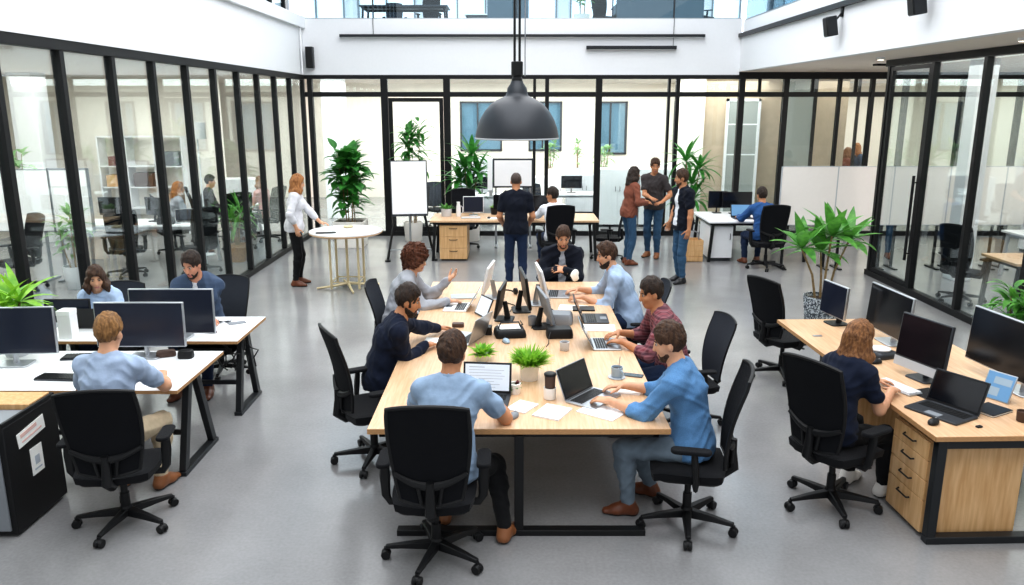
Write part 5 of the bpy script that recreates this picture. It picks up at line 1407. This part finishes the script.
MB().box(rm @ V(0, 0, .10), (.20, .01, .20), rm).obj('housing', M['silver'], t, .003); MB().box(rm @ V(0, -.006, .10), (.185, .002, .185), rm).obj('display', M['screenblue'], t)
mb = MB(); mb.box(rm @ V(-.03, -.0075, .06), (.09, .001, .06), rm).box(rm @ V(.02, -.0075, .14), (.12, .001, .05), rm); mb.obj('picture_patch', M['blueg'], t)
MB().bar((0, .1, .005), (0, .04, .10), .06, .006).obj('kickstand', M['dkgrey'], t)
book((3.22, 4.96, ZR), -62, 'black closed notebook lying by the small tablet', .17, .22, .014, 'black')
mug((3.32, 4.78, ZR), 'small dark pot cup at right picture edge on desk', 'brown', .04, .07, handle=False)
mouse((2.72, 4.74, ZR), -50, 'black computer mouse at near edge of right desk')
mouse((2.90, 5.96, ZR), -70, 'black computer mouse between woman and stacked box')
keyboard((2.80, 5.40, ZR), -70, 'pale keyboard under hands of woman in navy', .34, 'silver', 'whitep')
book((2.96, 5.28, ZR), -70, 'dark mouse pad by the all-in-one computer', .17, .20, .006, 'black', 'mouse pad', 'mouse_pad')
t = pouch((3.02, 6.16, ZR), -70, 'grey disc-topped hub box behind the mouse on right desk', .22, .20, .05, 'dkgrey', 'hub_box', 'box', False)
MB().lathe([(.075, .05), (.08, .056), (.08, .066), (.0, .07)], 24).obj('white_disc', M['whitep'], t)
o = MB().bx(-.04, .04, -.018, .018, 0, .006).obj('cable_clip', M['silver'], bevel=.002); o.location = (2.72, 6.72, ZR); tag(o, 'thin silver clip at far end of right desk', 'clip')
o = MB().bx(-.02, .02, -.012, .012, 0, .012).obj('usb_stick', M['black'], bevel=.003); o.location = (2.98, 4.68, ZR); o.rotation_euler = (0, 0, R(20)); tag(o, 'tiny black stick near front edge of right desk', 'usb stick')
t = thing('monitor_bracket', 'black monitor arm and cables between dark monitors', 'monitor arm', (3.42, 5.98, ZR))
MB().lathe([(.05, 0), (.05, .02), (.018, .03), (.018, .20)], 14).obj('clamp_post', M['black'], t)
MB().tube([(0, 0, .18), (.02, .1, .24), (0, .24, .22)], .016, 8).obj('arm', M['black'], t); MB().tube([(0, .01, .2), (-.05, .03, .1), (-.08, -.06, .04), (-.12, -.1, .008)], .007, 6).obj('cable', M['black'], t)
t = pouch((3.50, 5.28, 0), 10, 'black bag on the floor behind the right desk drawers', .26, .3, .42, 'chairblack', 'shoulder_bag', 'bag')

# ------------------------------------------------------------------ things on the back desks
Zb = .745
monitor((-.72, 14.62, Zb), 4, 'small monitor with pale edge at left of back desk', .38, .30, .06, 'silver', 'whitep', 'screenb', 2)
monitor((-.12, 14.72, Zb), 4, 'black monitor on back desk left of standing man', .46, .28, .10, 'black', 'black', 'screen', 2)
monitor((.56, 14.72, Zb), -2, 'black monitor on back desk right of standing man', .52, .30, .07, 'black', 'black', 'screen', 2)
keyboard((-.75, 14.28, Zb), 4, 'pale keyboard on the back desk', .36, 'ltgrey', 'whitep')
sheet((-.30, 14.25, Zb), 10, 'white papers on the back desk', .3, .21, n=3)
mouse((-.42, 14.22, Zb), 0, 'black computer mouse on the back desk')
desk_tuft((-1.22, 14.55, Zb), 'small green plant in pale pot at left end of back desk', .1, .1, .10, .14, 50, 'leafm', 'potgrey', L=.15, W=.03, seed=9, taper=.95)
desk_tuft((-.32, 14.80, Zb), 'small plant in dark pot on back desk beside monitor', .1, .1, .09, .13, 40, 'leafb', 'black', L=.11, W=.025, seed=10)
t = thing('white_jug', 'slim white jug at left of small back desk monitor', 'jug', (-.99, 14.5, Zb)); MB().lathe([(.04, 0), (.045, .02), (.04, .18), (.028, .24), (.034, .27), (.028, .265), (.0, .24)], 18).obj('jug_body', M['whitep'], t); MB().tube([(.04, 0, .2), (.08, 0, .17), (.075, 0, .08), (.043, 0, .05)], .007, 6).obj('handle', M['whitep'], t)
monitor((3.92, 14.98, Zb), 0, 'black monitor at left rear of back right desk', .36, .32, .10, 'black', 'black', 'screen', 2)
monitor((4.25, 14.85, Zb), 0, 'wide black monitor behind blue laptop on back right desk', .56, .30, .12, 'black', 'black', 'screen', 2)
laptop((4.20, 14.25, Zb), 0, 'laptop with blue lit screen at back right desk', 'dkgrey', 'screenblue', 106, .36, .25)
sheet((3.75, 14.2, Zb), 8, 'white papers at left end of back right desk', .3, .21, n=2)

# ------------------------------------------------------------------ plants
palm((3.93, 9.7, 0), 'tall plant with big glossy pointed leaves in speckled planter', [(-.34, -.10, 1.02), (.06, .0, 1.16), (.34, .16, 1.06), (.02, .2, .92)], .52, .135, 13, 'leafm', (.22, .40, 'terrazzo', False, .8), 'potted_plant', 3, .7, .15)
bushy((-3.22, 15.6, 0), 'dense dark green potted plant in white planter by back left corner', .60, 2.05, .62, 210, .42, .20, 'leafd', (.30, .52, 'pot', True, .9), .9, 6, seed=4)
bushy((-2.05, 16.2, 0), 'tall plant with feathery crown behind the flipchart', 1.35, 2.55, .5, 120, .42, .085, 'leafd', (.2, .4, 'pot', False), 1.1, 4, 'tall_potted_plant', 5)
palm((-.88, 16.25, 0), 'arching palm-like plant in white pot behind small monitor', [(0, 0, 1.10), (.18, .05, 1.40), (-.20, .08, 1.25), (.05, .1, 1.75), (-.08, -.05, 1.5)], .56, .12, 18, 'leafd', (.22, .62, 'pot', False, .9), 'potted_palm', 6, .9)
palm((3.62, 15.9, 0), 'arching dark palm behind the standing trio', [(0, 0, 1.2), (.15, .05, 1.5), (-.12, .08, 1.65), (.02, -.1, .9)], .60, .085, 17, 'leafd', (.2, .4, 'potgrey', False, .9), 'potted_palm', 7, 1.1)
palm((-4.95, 14.0, 0), 'narrow-leaved plant in wicker pot behind left glazing', [(0, 0, .62), (.08, .05, .85), (-.08, -.05, .75)], .55, .05, 16, 'leafm', (.15, .32, 'terracotta', False, .85), 'potted_palm', 8, .8)
bushy((4.9, 7.15, 0), 'fern-like leafy plant behind big monitor at right edge', .5, 1.12, .42, 220, .30, .055, 'leafm', (.24, .45, 'potgrey', False, .85), 1.2, 6, 'potted_fern', 10)
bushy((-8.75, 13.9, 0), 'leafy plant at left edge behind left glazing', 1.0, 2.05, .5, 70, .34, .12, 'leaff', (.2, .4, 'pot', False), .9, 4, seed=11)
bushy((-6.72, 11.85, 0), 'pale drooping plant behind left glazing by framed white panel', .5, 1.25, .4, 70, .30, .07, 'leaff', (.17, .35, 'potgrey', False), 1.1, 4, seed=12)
# ------------------------------------------------------------------ rooms behind the back glass
for k, (x, l) in enumerate(((2.35, 'white low cabinet behind back glass, behind rust-bloused woman'), (3.3, 'white low cabinet behind back glass, behind the dark palm'))):
    cabinet((x * 1.03, 18.3, 0), 0, l, .95, 1.34, .45, 2)
cabinet((.6, 19.8, 0), 0, 'white and grey sideboard far behind back glass, left one', 1.3, 1.02, .5, 3, 'white')
cabinet((2.1, 20.6, 0), 0, 'pale grey sideboard far behind back glass, under plants', 1.4, 1.0, .5, 3, 'ltgrey')
cabinet((4.1, 21.2, 0), 0, 'white sideboard far behind back glass, next to column', 1.5, 1.25, .5, 3, 'white')
cabinet((-.9, 19.2, 0), 0, 'tall pale cabinet far behind back glass, left of pendant lamp', .9, 1.5, .5, 2, 'ltgrey')
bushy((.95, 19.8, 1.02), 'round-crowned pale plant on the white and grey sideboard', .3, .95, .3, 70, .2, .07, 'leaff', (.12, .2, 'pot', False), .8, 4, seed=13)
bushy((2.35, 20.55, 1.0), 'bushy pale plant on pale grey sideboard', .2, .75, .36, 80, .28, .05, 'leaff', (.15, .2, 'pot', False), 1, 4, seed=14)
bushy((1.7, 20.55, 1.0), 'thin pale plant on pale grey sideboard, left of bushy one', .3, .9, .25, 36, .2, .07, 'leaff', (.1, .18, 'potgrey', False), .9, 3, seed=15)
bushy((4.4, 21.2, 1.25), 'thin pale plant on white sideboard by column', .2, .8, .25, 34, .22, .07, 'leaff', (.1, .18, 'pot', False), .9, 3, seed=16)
t = plain_desk('white desk behind back glass, near the glass door', -1.2, .3, 18.0, 18.7, 'white', 'ltgrey')
t = plain_desk('white desk behind back glass, right of pendant lamp', .9, 2.2, 18.2, 18.9, 'white', 'ltgrey')
monitor((-.7, 18.4, .745), 0, 'monitor on white desk near the glass door', .5, .3, .1, 'black', 'grey', 'screen')
monitor((1.4, 18.6, .745), 0, 'monitor on white desk right of pendant lamp', .5, .3, .1, 'black', 'grey', 'screen')
monitor((.2, 19.75, 1.02), 0, 'small grey monitor on white and grey sideboard', .4, .26, .06, 'ltgrey', 'ltgrey', 'screenb')
put_chair(.55, 18.0, 200, 'grey-backed chair behind back glass beside white desk', style=1)
plain_desk('dark desk far behind back glass, behind the white screens', 6.2, 7.6, 17.6, 18.3, 'wood', 'black')
pouch((6.5, 17.9, .745), 0, 'pale box on far desk behind the white screens', .45, .3, .25, 'wood', 'storage_box', 'box', False)
monitor((5.98, 17.62, .6), 0, 'x', .4, .3) if False else None
plain_desk('desk far right behind back glass by the two standing people', 8.7, 10.2, 19.0, 19.7, 'white', 'black')
# ------------------------------------------------------------------ room behind the left glazing
plain_desk('long white desk behind left glazing', -7.7, -5.3, 13.4, 14.2, 'white', 'ltgrey')
plain_desk('white desk behind left glazing between the seated people', -6.0, -4.9, 14.95, 15.65, 'white', 'ltgrey') if False else None
plain_desk('white desk behind left glazing at back corner', -5.75, -5.3, 15.6, 16.7, 'white', 'ltgrey')
monitor((-6.3, 13.9, .745), 160, 'dark monitor on long white desk behind left glazing, right one', .5, .32, .1, 'black', 'black', 'screen')
monitor((-7.1, 13.95, .745), 180, 'dark monitor on long white desk behind left glazing, left one', .5, .32, .1, 'black', 'black', 'screen')
laptop((-5.75, 13.75, .745), 20, 'open laptop on long white desk behind left glazing', 'silver', 'screenb')
sheet((-6.6, 13.6, .745), 5, 'papers on long white desk behind left glazing', .3, .21, n=3)
pouch((-6.0, 13.55, .745), 12, 'dark bag on long white desk behind left glazing', .28, .16, .12, 'chairblack', 'desk_bag', 'bag')
for k, (x, w, l) in enumerate(((-8.05, 1.5, 'wide white screen panel behind left glazing'), (-6.98, .58, 'grey-framed white screen panel behind left glazing'))):
    t = thing('office_screen', l, 'screen panel', (x, 12.45, 0))
    MB().bx(-w / 2, w / 2, -.02, .02, .8, 1.76).obj('panel', M['wboard'], t, .004)
    q = .03 if k else .012
    MB().bx(-w / 2 - q, -w / 2, -.024, .024, .79, 1.77).bx(w / 2, w / 2 + q, -.024, .024, .79, 1.77).bx(-w / 2 - q, w / 2 + q, -.024, .024, 1.76, 1.76 + q).bx(-w / 2 - q, w / 2 + q, -.024, .024, .8 - q, .8).obj('frame', M['grey'], t)
    for sx in (-1, 1):
        lg = MB().bx(sx * w * .4 - .02, sx * w * .4 + .02, -.015, .015, .02, .8).obj('leg', M['grey'], t); MB().bx(sx * w * .4 - .03, sx * w * .4 + .03, -.2, .2, 0, .025).obj('foot', M['grey'], lg)
t = thing('shelving_unit', 'open white shelving unit with boxes on rear wall behind left glazing', 'shelf', (-8.0, 17.3, 0))
mb = MB()
for x in (-.9, -.3, .3, .9): mb.bx(x - .015, x + .015, -.18, .18, 0, 2.1)
mb.obj('upright', M['whitep'], t)
for z in (.1, .55, 1.0, 1.45, 2.08): MB().bx(-.9, .9, -.18, .18, z, z + .025).obj('shelf_board', M['whitep'], t)
for k, (x, z, w, h, m, l) in enumerate(((-.6, 1.025, .4, .25, 'wood2', 'oak box on the white shelving, left bay'), (0, 1.025, .42, .3, 'brown', 'brown box on the white shelving, middle bay'), (.6, .575, .4, .28, 'terracotta', 'wicker basket on the white shelving, right bay'), (.6, 1.475, .42, .3, 'grey', 'grey box on the white shelving, top right'), (-.55, 1.475, .34, .2, 'red', 'dark red box on the white shelving, top left'))):
    o = MB().bx(-w / 2, w / 2, -.15, .15, 0, h).obj('storage_box', M[m], bevel=.01); o.location = (-8.0 + x, 17.3, z); tag(o, l, 'box')
cabinet((-5.9, 17.25, 0), 0, 'pale cabinet against rear of room behind left glazing', .8, 1.2, .45, 2, 'white')
t = thing('floor_lamp', 'slim white floor lamp with drum shade behind left glazing', 'lamp', (-5.75, 14.62, 0))
MB().lathe([(.14, 0), (.14, .015), (.015, .025), (.012, 2.35)], 18).obj('lamp_stand', M['whitep'], t); MB().lathe([(.16, 2.15), (.16, 2.45), (.155, 2.45), (.155, 2.15)], 24).obj('lamp_shade', M['panel'], t)
# ------------------------------------------------------------------ room behind the right glazing
plain_desk('wooden desk inside right glass box at picture edge', 6.55, 8.2, 10.0, 10.8, 'wood', 'black')
monitor((7.3, 10.5, .745), 10, 'monitor on the wooden desk inside right glass box', .5, .32, .1, 'black', 'black', 'screen')
plain_desk('white desk inside right glass box beyond white column', 8.1, 9.6, 12.2, 12.9, 'white', 'ltgrey')
monitor((8.5, 12.6, .745), 0, 'monitor on white desk beyond white column', .5, .32, .1, 'ltgrey', 'ltgrey', 'screenb')
cabinet((10.4, 14.8, 0), 0, 'white cabinet at far right behind the white screens', 1.2, 1.3, .45, 2)
# ------------------------------------------------------------------ upstairs gallery
UZ = 4.425
def sofa(loc, label, w):
    t = thing('sofa', label, 'sofa', loc)
    MB().bx(-w / 2, w / 2, -.4, .4, .08, .42).obj('seat', M['sofa'], t, .04); MB().bx(-w / 2, w / 2, -.42, -.22, .2, .86).obj('backrest', M['sofa'], t, .05)
    for sx in (-1, 1): MB().bx(sx * (w / 2 - .08) - .08, sx * (w / 2 - .08) + .08, -.4, .4, .1, .62).obj('armrest', M['sofa'], t, .04)
    for sx in (-1, 1):
        for sy in (-1, 1): MB().bx(sx * (w / 2 - .1) - .02, sx * (w / 2 - .1) + .02, sy * .32 - .02, sy * .32 + .02, 0, .09).obj('leg', M['black'], t)
    return t
sofa((-.1, 20.6, UZ), 'slate sofa upstairs behind back balustrade, at picture top', 1.0)
sofa((3.4, 19.4, UZ), 'wide dark sofa upstairs behind back balustrade, right of lamp cables', 2.0)
plain_desk('long dark-topped table upstairs behind back balustrade', -3.8, -1.6, 20.6, 21.5, 'dkgrey', 'black').location.z = UZ
plain_desk('white desk upstairs right of long dark table', -1.3, -.2, 22.5, 23.2, 'white', 'dkgrey').location.z = UZ
for k, (x, y, l) in enumerate(((-2.2, 21.9, 'chair upstairs behind dark-topped table'), (-3.1, 21.9, 'chair upstairs behind dark-topped table, left one'), (2.3, 20.6, 'black chair upstairs left of wide dark sofa'), (4.6, 20.0, 'black chair upstairs right of wide dark sofa'))):
    put_chair(x, y, 170 + 20 * k, l, style=k % 2).location.z = UZ
bushy((1.6, 19.0, UZ), 'leafy plant upstairs behind back balustrade', .5, 1.2, .35, 50, .3, .08, 'leafd', (.18, .35, 'pot', False), .9, 4, seed=18)

# ------------------------------------------------------------------ camera, light
cam = bpy.data.cameras.new('camera'); co = bpy.data.objects.new('camera', cam); C.objects.link(co)
co.location = (0, 0, 2.75); co.rotation_euler = (R(90 - 13.4), 0, 0); cam.sensor_width = 36; cam.lens = 786 / 1024 * 36; cam.clip_end = 200
bpy.context.scene.camera = co
w = bpy.data.worlds.new('sky'); bpy.context.scene.world = w; w.use_nodes = True
n, l = w.node_tree.nodes, w.node_tree.links
bg = n['Background']; tc = n.new('ShaderNodeTexCoord'); sp = n.new('ShaderNodeSeparateXYZ'); rp = n.new('ShaderNodeValToRGB')
l.new(tc.outputs['Generated'], sp.inputs[0]); l.new(sp.outputs['Z'], rp.inputs[0])
rp.color_ramp.elements[0].position = .0; rp.color_ramp.elements[0].color = (.83, .86, .89, 1); rp.color_ramp.elements[1].position = .6; rp.color_ramp.elements[1].color = (.91, .95, 1.0, 1)
l.new(rp.outputs[0], bg.inputs[0]); bg.inputs[1].default_value = .78
def area(name, loc, rot, sx, sy, power, col=(1, 1, 1)):
    d = bpy.data.lights.new(name, 'AREA'); d.shape = 'RECTANGLE'; d.size = sx; d.size_y = sy; d.energy = power; d.color = col
    o = bpy.data.objects.new(name, d); C.objects.link(o); o.location = loc; o.rotation_euler = [R(a) for a in rot]; return o
area('skylight', (.2, 7.5, 8.2), (0, 0, 0), 8.2, 17, 1380, (.97, .985, 1))
area('left_room_light', (-7.4, 10, 3.3), (0, 0, 0), 5, 13, 620, (1, .985, .95))
area('back_room_light', (0, 20.5, 3.3), (0, 0, 0), 12, 6, 820, (1, .985, .96))
area('back_right_light', (9.4, 20.5, 3.3), (0, 0, 0), 5, 6, 220, (1, .96, .9))
area('right_room_light', (8.6, 9, 3.35), (0, 0, 0), 6, 14, 520, (1, .97, .93))
area('back_room_added_fill', (0, 17.15, 3.25), (62, 0, 0), 9, .35, 260, (1, .985, .96))  # added unseen fill, no fixture: brightens the cabinets behind the back glass
area('gallery_light', (0, 21, 7.1), (0, 0, 0), 20, 7, 1100, (.93, .97, 1))
sc = bpy.context.scene
sc.view_settings.view_transform = 'Standard'; sc.view_settings.look = 'None'; sc.view_settings.exposure = .2; sc.view_settings.gamma = .91
sc.cycles.max_bounces = 8; sc.cycles.transparent_max_bounces = 24; sc.cycles.glossy_bounces = 4; sc.cycles.diffuse_bounces = 4
sc.cycles.use_denoising = True; sc.cycles.sample_clamp_indirect = 6; sc.cycles.caustics_reflective = False; sc.cycles.caustics_refractive = False
